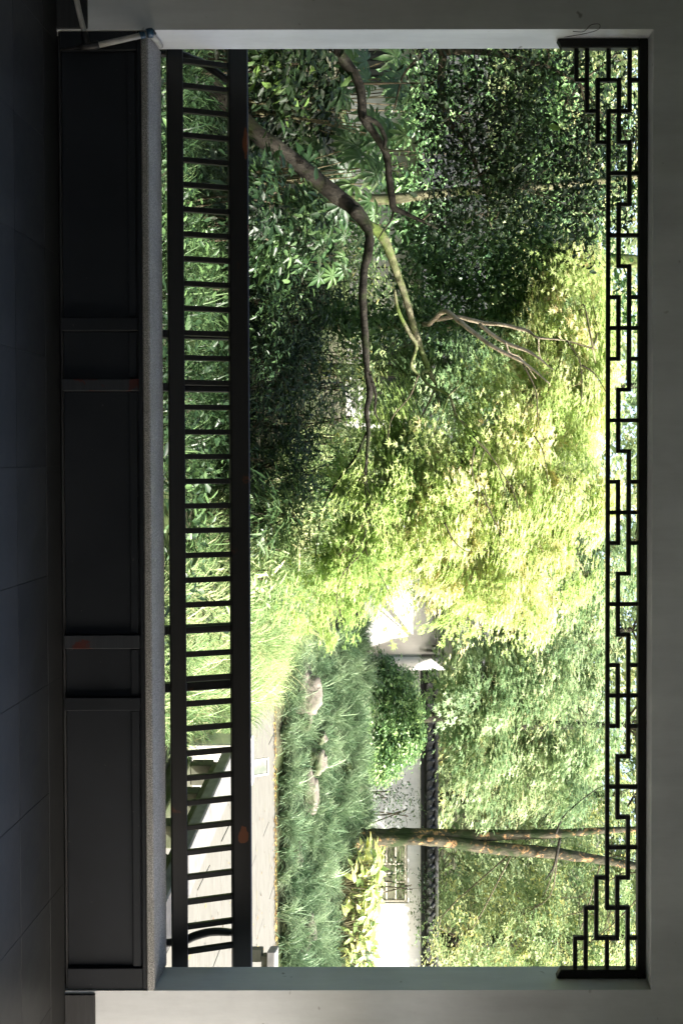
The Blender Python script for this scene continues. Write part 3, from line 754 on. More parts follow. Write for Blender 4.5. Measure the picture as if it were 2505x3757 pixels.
class Crown:
    def __init__(s): s.pos = []; s.out = []; s.cc = []; s.cen = []; s.tint = []; s.nb = []
    def sprays(s, c, r, n, cr=.36, per=85, tint=(0, 1.0), shell=.3, droop=.35):
        """layered leaf sprays: tilted, drooping plates of leaves spread through an ellipsoid"""
        cl = max(3, n//per)
        d = unit(R.normal(0, 1, (cl, 3))); rad = (shell + (1-shell)*R.random(cl))**(1/2.2)
        cc = c + d*rad[:, None]*r
        nr = unit(d*.55 + np.array([0, 0, 1.0]) + R.normal(0, .28, (cl, 3)))
        a_ = unit(np.cross(nr, R.normal(0, 1, (cl, 3)))); b_ = np.cross(nr, a_)
        k = R.integers(0, cl, n); rr = np.sqrt(R.random(n)); th = R.uniform(0, 2*np.pi, n)
        sz = (cr*R.uniform(.6, 1.35, cl))[k]; el = R.uniform(.45, .8, cl)[k]
        rr = rr*(1+.25*np.sin(5*th + k*1.7))
        p = cc[k] + sz[:, None]*(a_[k]*(rr*np.cos(th))[:, None] + b_[k]*(el*rr*np.sin(th))[:, None]) + nr[k]*R.normal(0, .07, n)[:, None]*sz[:, None]*2
        p[:, 2] -= droop*sz*rr*rr
        s.pos.append(p); s.out.append(unit((p-c)/r)); s.cc.append(cc); s.cen.append(c); s.nb.append(nr[k])
        base = R.uniform(tint[0], tint[1], cl); s.tint.append(np.clip(base[k] + R.normal(0, .14, n), 0, 1))
    def spray(s, x, y, Y, h, w, n, d=None, cr=.36, per=85, tint=(0, 1.0), shell=.3, droop=.35):
        m = m_per(Y); s.sprays(PV(x, y, Y), np.array([w*m, d if d else .8*w*m, h*m]), n, cr, per, tint, shell, droop)
    def lobe(s, x, y, Y, h, w, n, d=None, cr=.16, flat=.45, tint=(.0, 1.0), shell=.3):
        """view-pixel centre and half sizes (h up, w across), depth Y, half depth d"""
        m = m_per(Y); c = PV(x, y, Y); r = np.array([w*m, d if d else .8*w*m, h*m])
        p, k, cc = lobe_points(c, r, n, None, cr, flat, shell)
        s.pos.append(p); s.out.append(unit((p-c)/r)); s.cc.append(cc); s.cen.append(c)
        base = R.uniform(tint[0], tint[1], len(cc))
        s.tint.append(np.clip(base[k] + R.normal(0, .16, n), 0, 1))
    def mesh(s, name, size, tmpl, up, hang, outw=.0, tsc=.25):
        p = np.vstack(s.pos); o = np.vstack(s.out)*outw if outw else None
        zmin = gz(p[:, 0], p[:, 1]) + .02
        p[:, 2] = np.maximum(p[:, 2], zmin + R.random(len(p))*.1)
        nb = np.vstack(s.nb) if s.nb and sum(map(len, s.nb)) == len(p) else None
        return leaf_mesh(name, p, size, tmpl, up, hang, np.concatenate(s.tint), o, tsc, nb)
    def twigs(s, anchors, r0=.02, frac=.5, bend=.15):
        """branches: from the nearest anchor point to each lobe centre, then to spray centres"""
        lst = []
        anchors = np.asarray(anchors)
        for c, cc in zip(s.cen, s.cc):
            a = anchors[np.argmin(np.linalg.norm(anchors-c, axis=1))]
            mid = (a+c)/2 + R.normal(0, bend, 3)*np.linalg.norm(c-a)*.5
            lst.append(([a, mid, c], [r0, r0*.75, r0*.5]))
            m = max(2, int(len(cc)*frac))
            for q in R.permutation(len(cc))[:m]:
                e = cc[q]; st = (mid*.5+c*.5) if R.random() < .5 else c
                mm = (st+e)/2 + R.normal(0, .05, 3) + np.array([0, 0, .06])
                lst.append(([st, mm, e], [r0*.38, r0*.25, r0*.1]))
        return lst
def trunk_to_ground(x, y, top):
    z = float(gz(x, y)); return [np.array([x, y, z-.1]), np.array([x+R.normal(0, .08), y, z+(top-z)*.35]), np.array([x+R.normal(0, .15), y+R.normal(0, .1), z+(top-z)*.7]), np.array([x+R.normal(0, .2), y, top])]
def pvline(pts, Y, dY=0.0):
    n = len(pts); return [PV(p[0], p[1], Y + dY*k/max(1, n-1)) for k, p in enumerate(pts)]
def radii(rs, Y): return [r*m_per(Y) for r in rs]

# --- main leaning tree with the maple crown
Ym = 10.0
mt = tag(empty('maple_tree', tuple(PV(300, 60, Ym)*np.array([1, 1, 0]) + np.array([0, 0, GZ]))), 'leaning maple with crooked limbs and a sunlit yellow green crown', 'tree')
tr = [(470, 180), (575, 292), (640, 345), (700, 390), (760, 440), (815, 482), (850, 530)]
b0 = PV(470, 180, Ym); base = np.array([b0[0]-.35, Ym-.05, gz(b0[0]-.35, Ym)-.1])
tubes('trunk', [([base] + pvline(tr, Ym, .3), radii([27, 23, 20, 21, 18, 19, 17, 13], Ym))], M_BARK, mt, 14, 8, .035)
B1 = pvline([(812, 480), (846, 532), (846, 575), (836, 622), (833, 680), (836, 740), (840, 800), (843, 860), (849, 905), (841, 942), (846, 985), (843, 1040), (838, 1100), (842, 1190)], Ym+.15, -.35)
tubes('limb', [(B1, radii([16, 11, 11.5, 9, 9.5, 8.5, 8.5, 7, 7.5, 5.5, 5, 3.6, 2.5, 1.0], Ym)),
   (pvline([(846, 985), (815, 1050), (775, 1105), (742, 1165), (730, 1230), (722, 1300)], Ym-.1, .2), radii([3, 2.4, 2, 1.7, 1.2, .7], Ym)),
   (pvline([(843, 1040), (842, 1110), (862, 1165), (880, 1190)], Ym-.12), radii([2.4, 2, 1.5, .8], Ym)),
   (pvline([(848, 860), (862, 905), (862, 950), (890, 990)], Ym-.05), radii([4.5, 3.5, 2.5, 1.2], Ym)),
   (pvline([(842, 1180), (836, 1235), (800, 1300), (790, 1380)], Ym-.2), radii([1.8, 1.5, 1.1, .6], Ym))], M_BARK, mt, 9, 6, .05)
B2 = pvline([(838, 515), (872, 535), (892, 575), (910, 625), (930, 680), (948, 745), (966, 800), (984, 850), (1002, 885)], Ym+.35, .5)
tubes('limb', [(B2, radii([13, 13, 11, 10, 8, 8.5, 7.5, 7, 3], Ym)),
   (pvline([(985, 850), (968, 858), (985, 885), (1030, 908), (1048, 955), (1080, 985), (1098, 1002)], Ym+.7, -.5), radii([5, 4.5, 4, 3.5, 3, 2.2, 1.0], Ym)),
   (pvline([(1030, 908), (1050, 890), (1075, 868)], Ym+.4), radii([2.5, 1.8, 1], Ym)),
   (pvline([(1098, 1002), (1142, 1077), (1164, 1145), (1172, 1190)], Ym+.2, -.2), radii([2, 1.6, 1.2, .6], Ym)), (pvline([(1112, 1035), (1098, 1090), (1115, 1135), (1105, 1200)], Ym+.15, -.2), radii([1.6, 1.4, 1.1, .5], Ym)), (pvline([(1030, 908), (1010, 960), (985, 1010)], Ym+.4, -.4), radii([2, 1.4, .6], Ym))], M_BARKMOSS, mt, 10, 6, .06)
tubes('limb', [(pvline([(905, 665), (915, 715), (938, 762), (956, 795), (945, 838), (962, 862)], Ym+.3, .2), radii([3.5, 4.5, 5, 4.5, 4, 2.5], Ym))], M_BARKMOSS, mt, 9, 6, .05)
fine = [[(1085, 1001), (1125, 1045), (1158, 1095), (1177, 1127), (1190, 1170)], [(1089, 1026), (1083, 1080), (1098, 1127), (1095, 1170), (1110, 1215)], [(1225, 1000), (1242, 1026), (1252, 1064), (1258, 1108)],
  [(1105, 1130), (1126, 1177), (1145, 1217), (1177, 1264)], [(1020, 1200), (1039, 1239), (1058, 1258), (1077, 1267), (1120, 1264)], [(842, 1180), (839, 1258), (789, 1314), (773, 1377), (786, 1421)], [(842, 1245), (842, 1271), (876, 1327), (901, 1377)],
  [(842, 1155), (862, 1180), (880, 1200)], [(1335, 838), (1362, 856), (1385, 890), (1410, 940)], [(1300, 782), (1330, 830), (1335, 900), (1325, 960)], [(1200, 835), (1230, 900), (1235, 970), (1260, 1030)], [(960, 862), (940, 910), (900, 960), (890, 1010)]]
tubes('fine_branches', [(pvline(f_, 9.92, -.08), radii([2.0*(1-.7*k/(len(f_)-1)) for k in range(len(f_))], Ym)) for f_ in fine], M_TWIG, mt, 6, 6, .08)['kind'] = 'stuff'
cr = Crown()
for a in [(1330, 720, 11.8, 90, 150, 2200), (1300, 900, 11.5, 120, 170, 3400), (1320, 1100, 11.5, 110, 190, 3400), (1190, 950, 11.0, 110, 130, 2600),
          (1170, 1120, 11.0, 120, 150, 3200), (1060, 1080, 10.8, 110, 150, 3000), (1010, 1220, 10.8, 120, 140, 3200), (900, 1180, 10.6, 90, 160, 2600),
          (850, 1300, 10.8, 90, 100, 2100), (790, 1285, 10.8, 60, 120, 950), (775, 1400, 11.0, 55, 80, 600), (1070, 1305, 11.2, 90, 65, 1400),
          (1150, 1330, 11.5, 110, 110, 2000), (930, 1000, 10.5, 50, 110, 900), (1230, 1240, 11.5, 90, 120, 1800), (1120, 1405, 11.4, 60, 45, 420), (1370, 850, 12, 60, 200, 1800), (1200, 1420, 11.6, 60, 60, 420), (1340, 620, 12.2, 60, 70, 500), (1240, 760, 12, 80, 90, 900), (815, 1120, 10.5, 50, 80, 450), (1270, 1400, 11.6, 70, 60, 260), (1340, 1310, 11.8, 60, 80, 420), (930, 1385, 11.2, 45, 30, 90), (1030, 1410, 11.3, 40, 40, 160), (710, 1380, 11, 40, 80, 140)]:
    x, y, Y, h, w_, n = a
    t = (.05, .55) if (y < 1050 and x < 1150) else (.15, .7) if x < 1000 else (.4, 1.0)  # sunlit top and shaded lower left are put into the leaf tint
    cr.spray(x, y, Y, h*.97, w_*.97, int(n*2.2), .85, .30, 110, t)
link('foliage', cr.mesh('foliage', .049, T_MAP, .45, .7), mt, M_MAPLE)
anch = np.vstack([np.array(B1), np.array(B2)] + [PV(1260, 880, 10.5)[None], PV(1360, 800, 10.5)[None], PV(1095, 1000, Ym+1)[None]])
tubes('twigs', cr.twigs(anch, .011, .35), M_TWIGPALE, mt, 5, 4)

# --- camellia: dark crown upper left, crooked limbs
Yc = 9.6
ct = tag(empty('camellia_tree', (-4.6, Yc, GZ)), 'shaded evergreen with crooked limbs and small dark leaves over the left side', 'tree')
L2 = pvline([(740, 60), (768, 105), (786, 135), (825, 192), (833, 265), (856, 302), (886, 352), (893, 402), (900, 456), (906, 478), (936, 492), (968, 507), (1005, 525)], Yc, .3)
b = np.array([-4.6, Yc, float(gz(-4.6, Yc))-.1])
tubes('trunk', [([b, b+np.array([.05, 0, 1.0]), b+np.array([-.05, .1, 2.2]), b+np.array([.25, .2, 3.4]), b+np.array([.6, .4, 4.6])], [.16, .14, .12, .10, .05])], M_BARK, ct, 12, 6, .05)
tubes('limb', [([b+np.array([.02, 0, 1.1])] + L2, radii([16, 15, 15, 14, 11.5, 11, 9, 8.5, 8, 8.5, 8, 5, 4, 2], Yc)),
   (pvline([(836, 268), (868, 285), (884, 318), (886, 343), (930, 347)], Yc+.05), radii([6, 5.5, 5, 4, 2], Yc)),
   (pvline([(905, 476), (898, 505), (880, 530), (868, 548)], Yc+.25), radii([3, 2.5, 2, 1], Yc))], M_BARK, ct, 9, 6, .05)
tubes('limb', [([b+np.array([0, .1, 2.0])] + pvline([(985, 60), (1015, 120), (1012, 190), (1020, 255), (1032, 285), (1065, 325), (1100, 400)], Yc+.2, .3), radii([12, 12, 11, 9, 10, 10, 6, 3], Yc)),
   (pvline([(1020, 120), (1080, 118), (1150, 125), (1250, 150), (1330, 190)], Yc+.2), radii([8, 8, 6, 4, 2], Yc)),
   (pvline([(985, 75), (960, 130), (925, 175), (905, 250)], Yc+.1), radii([5, 4, 3, 1.5], Yc))], M_TWIG, ct, 9, 6, .05)
cr = Crown()
for a in [(1180, 160, 9.6, 130, 110, 1500), (1050, 260, 9.7, 90, 110, 1100), (1180, 320, 9.8, 110, 110, 1500), (1290, 250, 9.8, 90, 120, 900), (1080, 400, 9.8, 80, 80, 800),
          (1230, 440, 10, 110, 90, 1300), (1350, 370, 10, 80, 110, 900), (1370, 500, 10.2, 70, 60, 600), (990, 190, 9.5, 50, 70, 350), (1120, 500, 10, 80, 70, 700),
          (1430, 300, 10, 60, 180, 600), (1420, 120, 9.8, 60, 70, 250), (1000, 470, 9.9, 50, 60, 350), (1250, 90, 9.4, 90, 60, 500)]:
    x, y, Y, h, w_, n = a
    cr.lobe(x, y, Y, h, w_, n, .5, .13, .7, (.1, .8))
high = []
# unseen crown lobes added above the frame to keep the left side in shade
for (X0, Y0, Z0, rx, ry, rz, n) in [(-2.8, 9.8, 5.3, 1.6, 1.5, .9, 4200), (-.8, 9.2, 5.5, 1.3, 1.4, .7, 3200), (.9, 8.6, 5.5, .9, 1.0, .6, 1800), (-4.2, 9.5, 5.0, 1.2, 1.4, 1.1, 2600), (1.7, 7.7, 5.6, 1.1, 1.0, .6, 2600), (-.4, 7.9, 5.6, 1.2, 1.1, .6, 2800), (-2.6, 8.0, 5.4, 1.3, 1.1, .6, 2400), (.4, 6.4, 5.6, 1.5, .9, .6, 2800), (2.3, 6.5, 5.7, 1.2, .9, .6, 2400), (-1.6, 6.5, 5.5, 1.5, .9, .6, 2400), (.8, 7.4, 6.0, 1.6, 1.2, .5, 2200), (-1.6, 11.6, 5.8, 1.6, 1.2, .8, 2600)]:
    high.append(np.array([X0, Y0, Z0]))
    p, k, cc = lobe_points(np.array([X0, Y0, Z0]), np.array([rx, ry, rz]), n, None, .15, .6, .2)
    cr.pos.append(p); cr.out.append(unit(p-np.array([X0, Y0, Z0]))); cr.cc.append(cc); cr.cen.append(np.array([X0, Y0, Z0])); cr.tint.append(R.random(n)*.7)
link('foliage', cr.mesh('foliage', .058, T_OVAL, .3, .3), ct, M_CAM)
tp = b+np.array([.6, .4, 4.6])
tubes('limb', [([tp-np.array([.1, .05, .5]), (tp+h_)/2+np.array([0, 0, .5]), h_], [.06, .05, .025]) for h_ in high], M_BARK, ct, 7, 5, .05)
anch = np.vstack([np.array(L2), np.array(high), tp, PV(1330, 190, Yc+.2), PV(1100, 400, Yc+.5), PV(1250, 150, Yc+.2)])
tubes('twigs', cr.twigs(anch, .012, .4), M_TWIG, ct, 5, 4)

# --- ivy-covered trunk in the middle left
it = tag(empty('ivy_tree', tuple(PV(600, 735, 12.6)*np.array([1, 1, 0]))), 'mossy upright trunk wrapped in glossy ivy beside the leaning maple', 'tree')
q = PV(700, 735, 12.6); zg = float(gz(q[0], q[1]))
tv = [np.array([q[0], q[1], zg-.1]), PV(850, 742, 12.6), PV(1000, 745, 12.6), PV(1150, 715, 12.6), PV(1300, 640, 12.6), PV(1450, 600, 12.6)]
tubes('trunk', [(tv + [tv[-1]+np.array([.4, .8, 2.0])], [.10, .085, .085, .085, .08, .07, .04])], M_BARKMOSS, it, 12, 6, .06)
tubes('limb', [([PV(960, 742, 12.5), PV(975, 744, 11.6), PV(985, 745, 10.95)], radii([7, 6, 6], Ym)), (pvline([(985, 745), (1020, 715), (1050, 735), (1085, 762), (1130, 795), (1205, 835), (1260, 880)], 10.9, -1.0), radii([6, 6, 6, 5.5, 5, 3.5, 1], Ym)),
   (pvline([(1000, 735), (1050, 728), (1110, 742), (1150, 745), (1210, 760), (1235, 775), (1300, 782), (1360, 800)], 10.9, -1.0), radii([5, 5, 5, 4.5, 4, 2.6, 1.2, .6], Ym)),
   (pvline([(1100, 745), (1150, 782), (1218, 810), (1270, 850)], 10.5, -.5), radii([4.5, 4.5, 3.5, .8], Ym)),
   (pvline([(1160, 785), (1170, 810), (1195, 822), (1230, 870)], 10.2), radii([2.2, 2, 1.2, .5], Ym)),
   (pvline([(1235, 775), (1240, 820), (1270, 850)], 10.1), radii([1.6, 1.2, .6], Ym))], M_BARKPALE, it, 8, 6, .08)
cr = Crown()
for a in [(1080, 590, 12.2, 110, 100, 1300), (1200, 600, 12.2, 120, 90, 1400), (1000, 600, 12.3, 90, 80, 800), (1320, 600, 12.4, 90, 90, 1000), (1180, 690, 12.3, 90, 50, 600), (1250, 560, 11.9, 90, 80, 900), (1390, 700, 12.4, 60, 100, 600), (1060, 690, 12.3, 60, 30, 250), (900, 735, 12.1, 70, 35, 700), (990, 745, 12.1, 60, 40, 700), (800, 735, 12.0, 60, 40, 600), (1100, 730, 12.1, 60, 40, 450)]:
    x, y, Y, h, w_, n = a
    cr.lobe(x, y, Y, h, w_, n, .45, .12, .8, (.2, .95))
for (X0, Y0, Z0, rx, ry, rz, n) in [(.6, 15.6, 6.9, 2.0, 1.5, 1.1, 3600), (2.6, 15.8, 7.0, 1.7, 1.4, 1.0, 2800), (-1.8, 15.5, 6.9, 2.0, 1.5, 1.1, 3400), (-.6, 16.6, 7.4, 2.4, 1.5, 1.2, 2600)]:  # unseen canopy lobes added above the frame to shade the house
    c_ = np.array([X0, Y0, Z0]); p, k, cc = lobe_points(c_, np.array([rx, ry, rz]), n, None, .2, .6, .2)
    cr.pos.append(p); cr.out.append(unit(p-c_)); cr.cc.append(cc); cr.cen.append(c_); cr.tint.append(R.random(n)*.7)
tp = np.array([tv[-1][0]+.4, 13.4, tv[-1][2]+1.9]); tv = list(tv)
hi_ = [c_ for c_ in cr.cen if c_[2] > 5.5]
tubes('limb', [([tp-np.array([.05, .1, .6]), (tp+h_)/2+np.array([0, 0, .4]), h_], [.06, .05, .025]) for h_ in hi_], M_BARK, it, 7, 5, .05)
tv += hi_
link('foliage', cr.mesh('foliage', .078, T_OVAL, .35, .5), it, M_IVY)
tubes('twigs', cr.twigs(np.array(tv), .012, .3), M_TWIG, it, 5, 4)

# --- a second slim mossy trunk
st_ = tag(empty('slim_tree', tuple(PV(700, 457, 11.6)*np.array([1, 1, 0]))), 'slim upright moss green trunk rising behind the leaning maple', 'tree')
q = PV(700, 457, 11.6); tv = [np.array([q[0], q[1], float(gz(q[0], q[1]))-.1]), PV(700, 457, 11.6), PV(800, 456, 11.6), PV(890, 457, 11.6), PV(1050, 440, 11.6), PV(1250, 430, 11.7), PV(1500, 400, 11.8)]
tubes('trunk', [(tv, [.065, .06, .058, .056, .05, .04, .03])], M_BARKMOSS, st_, 10, 6, .04)
cr = Crown()
for a in [(1200, 450, 12.2, 120, 80, 500), (1380, 420, 12.4, 80, 90, 500)]:
    cr.lobe(a[0], a[1], a[2], a[3], a[4], a[5], .5, .13, .7, (.3, 1))
link('foliage', cr.mesh('foliage', .065, T_OVAL, .35, .3), st_, M_IVY)

# --- background / middle distance trees
def bg_tree(name, label, base_xy, top, lobes, leaf, mat, tmpl, bark, tr0=.16, d=1.2, crr=.22, tint=(.1, .95), group=None, hang=.4, up=.45, twig=.02, frac=.25):
    t = tag(empty(name, (base_xy[0], base_xy[1], float(gz(*base_xy)))), label, 'tree', group)
    tv = trunk_to_ground(base_xy[0], base_xy[1], top)
    tubes('trunk', [(tv, [tr0, tr0*.85, tr0*.6, tr0*.3])], bark, t, 10, 6, .05)
    c = Crown()
    for (x, y, Y, h, w_, n) in lobes: c.spray(x, y, Y, h*.95, w_*.95, int(n*1.3), d, crr*1.9, 80, tint)
    link('foliage', c.mesh('foliage', leaf, tmpl, up, hang), t, mat)
    tubes('twigs', c.twigs(np.array(tv[2:]), twig, frac), M_TWIGPALE, t, 5, 3)
    return t
q = PV(900, 1690, 20.0)
bg_tree('green_maple', 'cool green maple spreading above the white garden wall', (5.3, 22.5), 4.2,
  [(1230, 1370, 19, 130, 110, 2600), (1120, 1560, 18.5, 90, 110, 2300), (1230, 1540, 19, 130, 130, 3300), (1350, 1480, 20, 80, 130, 2000), (1110, 1690, 19, 90, 110, 2000),
   (1230, 1700, 19.5, 120, 130, 2900), (1350, 1650, 20, 90, 140, 2400), (1060, 1600, 18.5, 50, 80, 900), (1150, 1800, 19.5, 100, 90, 1500), (1300, 1800, 20, 90, 90, 1500), (1320, 1320, 19.5, 90, 100, 1500), (1400, 1300, 20, 70, 160, 1500), (1060, 1500, 18.5, 40, 50, 400)],
  .085, M_MAPLE2, T_MAP, M_BARK, .15, 1.0, .26, (.1, .85))
bg_tree('young_maple', 'young green maple filling the gap between the ivy trunk and the bright maple', (-1.2, 14.8), 3.4,
  [(1060, 850, 14.3, 90, 90, 1700), (1000, 760, 14.5, 70, 70, 800), (1110, 950, 14.5, 90, 90, 1300), (980, 900, 14.2, 50, 90, 900), (1150, 800, 14.8, 90, 100, 1500), (960, 980, 14.2, 40, 60, 500), (1240, 720, 14.8, 90, 90, 1100)],
  .08, M_MAPLE2, T_MAP, M_BARKMOSS, .09, .6, .2, (.0, .6))
# right twin-stem tree
Yr = 19.0
rt = tag(empty('twin_stem_tree', tuple(PV(830, 1925, Yr))), 'twin stemmed tree with flaking orange and mossy bark on the grass bank', 'tree')
base = PV(790, 1925, Yr); base[2] = float(gz(base[0], Yr))-.15
S1 = [base] + pvline([(835, 1928), (900, 1923), (960, 1920), (1080, 1919), (1180, 1917), (1280, 1914), (1400, 1906), (1520, 1902)], Yr, .2)
S2 = pvline([(880, 1926), (960, 1928), (1030, 1933), (1100, 1944), (1180, 1952), (1280, 1960), (1380, 1975), (1520, 2000)], Yr-.1, .2)
tubes('trunk', [(S1, radii([36, 25, 21, 18, 14, 11.5, 10, 7, 5], Yr))], M_BARKPLANE, rt, 14, 8, .045)
tubes('trunk', [([base] + S2, radii([24, 13, 13, 13, 14, 14, 13, 10, 7], Yr))], M_BARKPLANE, rt, 14, 8, .045)
tubes('limb', [(pvline([(1275, 1915), (1290, 1880), (1325, 1845), (1370, 1812), (1420, 1790)], Yr), radii([3, 2, 1.6, 1.1, .5], Yr)), (pvline([(1285, 1925), (1278, 1960), (1268, 1995), (1250, 2022)], Yr-.2), radii([3.5, 3, 2.2, .8], Yr))], M_BARK, rt, 8, 5, .05)
cr = Crown()
for a in [(1330, 2060, 18.8, 130, 110, 2600), (1200, 2100, 18.8, 100, 100, 2000), (1400, 1960, 19.5, 80, 130, 1500), (1080, 2080, 19.3, 70, 80, 900), (1400, 2160, 19, 90, 80, 1500), (1180, 2190, 19, 90, 60, 1100), (1300, 2200, 19, 80, 70, 1200), (1380, 1830, 20, 80, 80, 900), (1040, 2150, 19.4, 60, 80, 700)]:
    cr.spray(a[0], a[1], a[2]+3.4, a[3], a[4], int(a[5]*1.5), 1.0, .40, 60, (.1, 1), .3, .2)
link('foliage', cr.mesh('foliage', .085, T_OVAL, .4, .35), rt, M_PALE)
tubes('twigs', cr.twigs(np.array(S1[-4:]+S2[-4:]), .014, .3), M_TWIG, rt, 5, 3)

back = [(-9.5, 23, 9.5), (-5.6, 22.5, 9.0), (-1.6, 25, 9.5), (2.6, 28.5, 10.0), (6.8, 28.0, 9.5), (12.3, 27.5, 9.5), (14.5, 28, 9.5), (-13.5, 24, 9.5), (-7.6, 9.5, 7.5), (-9.5, 14.5, 8.5), (-6.9, 6.6, 8.0), (9.4, 30, 10.5), (4.7, 30.5, 10.5)]  # three left trees out of frame are added to block the sky
labs = ['tall broadleaf tree standing behind the roof of the garden house', 'broad leafy tree rising over the left half of the garden house', 'pale leafy tree standing between the house and the gallery', 'large bright tree rising behind the gallery roof', 'yellow green tree behind the middle of the white garden wall', 'light leafy tree behind the fretwork window of the garden wall', 'leafy tree behind the far end of the white garden wall', 'tall tree beyond the far corner of the garden house', 'unseen leafy tree added to block the sky left of the rail', 'unseen leafy tree added to block the sky before the garden house corner', 'unseen leafy tree added to block the sky beside the pavilion corner', 'tall tree beyond the wall between the fretwork window and the twin stemmed tree', 'tall tree in the second row beyond the rounded clipped shrub']
for (x, y, h), lb in zip(back, labs):
    t = tag(empty('broadleaf_tree', (x, y, float(gz(x, y)))), lb, 'tree', 'trees closing the back of the garden')
    tv = trunk_to_ground(x, y, h*.75)
    tubes('trunk', [(tv, [.2, .17, .12, .06])], M_BARK, t, 8, 5, .05)
    c = Crown(); N = 11000; h = h+1.2; zg = float(gz(x, y))
    for k in range(11):
        cen = np.array([x + R.normal(0, 1.3), y + R.normal(0, .7), zg + h*R.uniform(.22, .92)])
        r = np.array([R.uniform(1.3, 2.0), R.uniform(.9, 1.3), R.uniform(.9, 1.4)])
        c.sprays(cen, r, N//11, .62, 60, (.0, 1), .3, .25)
    link('foliage', c.mesh('foliage', .15, T_DIA, .4, .3), t, M_BACK)
    tubes('branches', c.twigs(np.array(tv[1:]), .035, .2), M_TWIG, t, 5, 3)
# wooded slope closing the view
n = 62000
p = np.stack([R.uniform(-32, 34, n), R.uniform(31, 48, n), np.zeros(n)], 1); p[:, 2] = gz(p[:, 0], p[:, 1]) + R.random(n)**1.2*8.5
o = link('wooded_slope', leaf_mesh('wooded_slope', p, .36, T_DIA, .4, .3, np.clip(.5+.3*np.sin(p[:, 0]*.9)+R.normal(0, .2, n), 0, 1)), None, M_BACK)
tag(o, 'dense wooded slope closing the view behind the garden', 'woodland', kind='stuff')

# ------------------------------------------------------------------ shrubs
def shrub(name, label, lobes, leaf, mat, tmpl, d=.6, crr=.1, tint=(.1, .9), up=.4, hang=.0, outw=.7, group=None, twig=.008, flat=.7):
    c = Crown()
    for a in lobes: c.lobe(*a, d, crr, flat, tint, .5)
    b = c.cen[0]; zg = float(gz(b[0], b[1]))
    t = tag(empty(name, (b[0], b[1], zg)), label, 'shrub', group)
    link('foliage', c.mesh('foliage', leaf, tmpl, up, hang, outw), t, mat)
    anchors = []; lst = []
    for cc in c.cen:
        for q in range(3):
            bb = np.array([cc[0]+R.normal(0, .12), cc[1]+R.normal(0, .1), float(gz(cc[0], cc[1]))-.05])
            lst.append(([bb, (bb+cc)/2+R.normal(0, .05, 3), cc+R.normal(0, .06, 3)], [twig*1.6, twig*1.2, twig]))
    lst += c.twigs(np.array(c.cen), twig, .25)
    tubes('stems', lst, M_TWIG, t, 5, 3)
    return t
shrub('clipped_shrub', 'rounded dark green clipped shrub in front of the white garden wall', [(890, 1650, 21.5, 80, 110, 12000), (925, 1655, 21.5, 46, 75, 4600), (915, 1590, 21.4, 50, 50, 3600), (870, 1725, 21.3, 60, 65, 5200), (840, 1640, 21, 45, 120, 5000), (930, 1690, 21.6, 42, 55, 3000)], .075, M_HEDGE, T_OVAL, .7, .09, (.1, .95))
shrub('climbing_shrub', 'small dark shrub growing against the white gallery pillar', [(860, 1550, 21, 45, 40, 1500), (895, 1540, 21, 30, 22, 450)], .08, M_HEDGE, T_OVAL, .4, .1, (.1, .6))
shrub('variegated_shrub', 'pale variegated shrub beside the rounded clipped shrub', [(790, 1590, 20, 55, 70, 1300), (770, 1540, 19.6, 45, 40, 600), (830, 1640, 20.3, 40, 60, 700)], .07, M_VARI, T_DIA, .5, .12, (.2, 1))
shrub('twiggy_shrub', 'thin leaved twiggy shrub casting sparse shade on the white garden wall', [(880, 1830, 22.5, 50, 45, 420), (930, 1870, 22.7, 40, 50, 240), (840, 1800, 22, 30, 40, 300), (940, 2040, 23, 60, 90, 420)], .07, M_SHRUB, T_DIA, .5, .16, (.3, 1), twig=.012)
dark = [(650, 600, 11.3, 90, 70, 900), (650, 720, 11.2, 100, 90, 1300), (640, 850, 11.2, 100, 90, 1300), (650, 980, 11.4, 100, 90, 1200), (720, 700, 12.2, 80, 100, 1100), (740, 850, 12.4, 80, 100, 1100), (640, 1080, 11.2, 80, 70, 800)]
for k, a in enumerate(dark):
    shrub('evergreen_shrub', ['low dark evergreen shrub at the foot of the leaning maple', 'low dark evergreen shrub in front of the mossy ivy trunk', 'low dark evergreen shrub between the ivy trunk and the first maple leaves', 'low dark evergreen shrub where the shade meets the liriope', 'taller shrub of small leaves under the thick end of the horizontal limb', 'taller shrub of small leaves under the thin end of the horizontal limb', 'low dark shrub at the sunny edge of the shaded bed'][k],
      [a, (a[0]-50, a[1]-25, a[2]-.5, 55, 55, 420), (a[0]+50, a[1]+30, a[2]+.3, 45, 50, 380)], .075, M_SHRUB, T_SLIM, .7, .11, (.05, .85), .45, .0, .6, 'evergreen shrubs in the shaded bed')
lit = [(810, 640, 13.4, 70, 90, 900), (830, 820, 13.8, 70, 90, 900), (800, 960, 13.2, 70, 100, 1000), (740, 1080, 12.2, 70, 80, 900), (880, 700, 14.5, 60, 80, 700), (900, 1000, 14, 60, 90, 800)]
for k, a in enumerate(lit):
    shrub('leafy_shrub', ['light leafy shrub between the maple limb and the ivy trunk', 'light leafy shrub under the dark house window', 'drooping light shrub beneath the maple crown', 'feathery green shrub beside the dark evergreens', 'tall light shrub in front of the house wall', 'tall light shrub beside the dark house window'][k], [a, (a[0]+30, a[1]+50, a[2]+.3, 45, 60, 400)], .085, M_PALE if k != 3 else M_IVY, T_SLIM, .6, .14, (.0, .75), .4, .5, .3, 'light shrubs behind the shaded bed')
shrub('camellia_bush', 'dark leafy bush at the left end of the rail', [(640, 140, 9.4, 90, 50, 700), (700, 250, 10.9, 60, 70, 500), (600, 210, 10.8, 70, 60, 450), (720, 150, 9.8, 60, 50, 380)], .10, M_CAM, T_OVAL, .5, .14, (.3, 1), .4, .3)
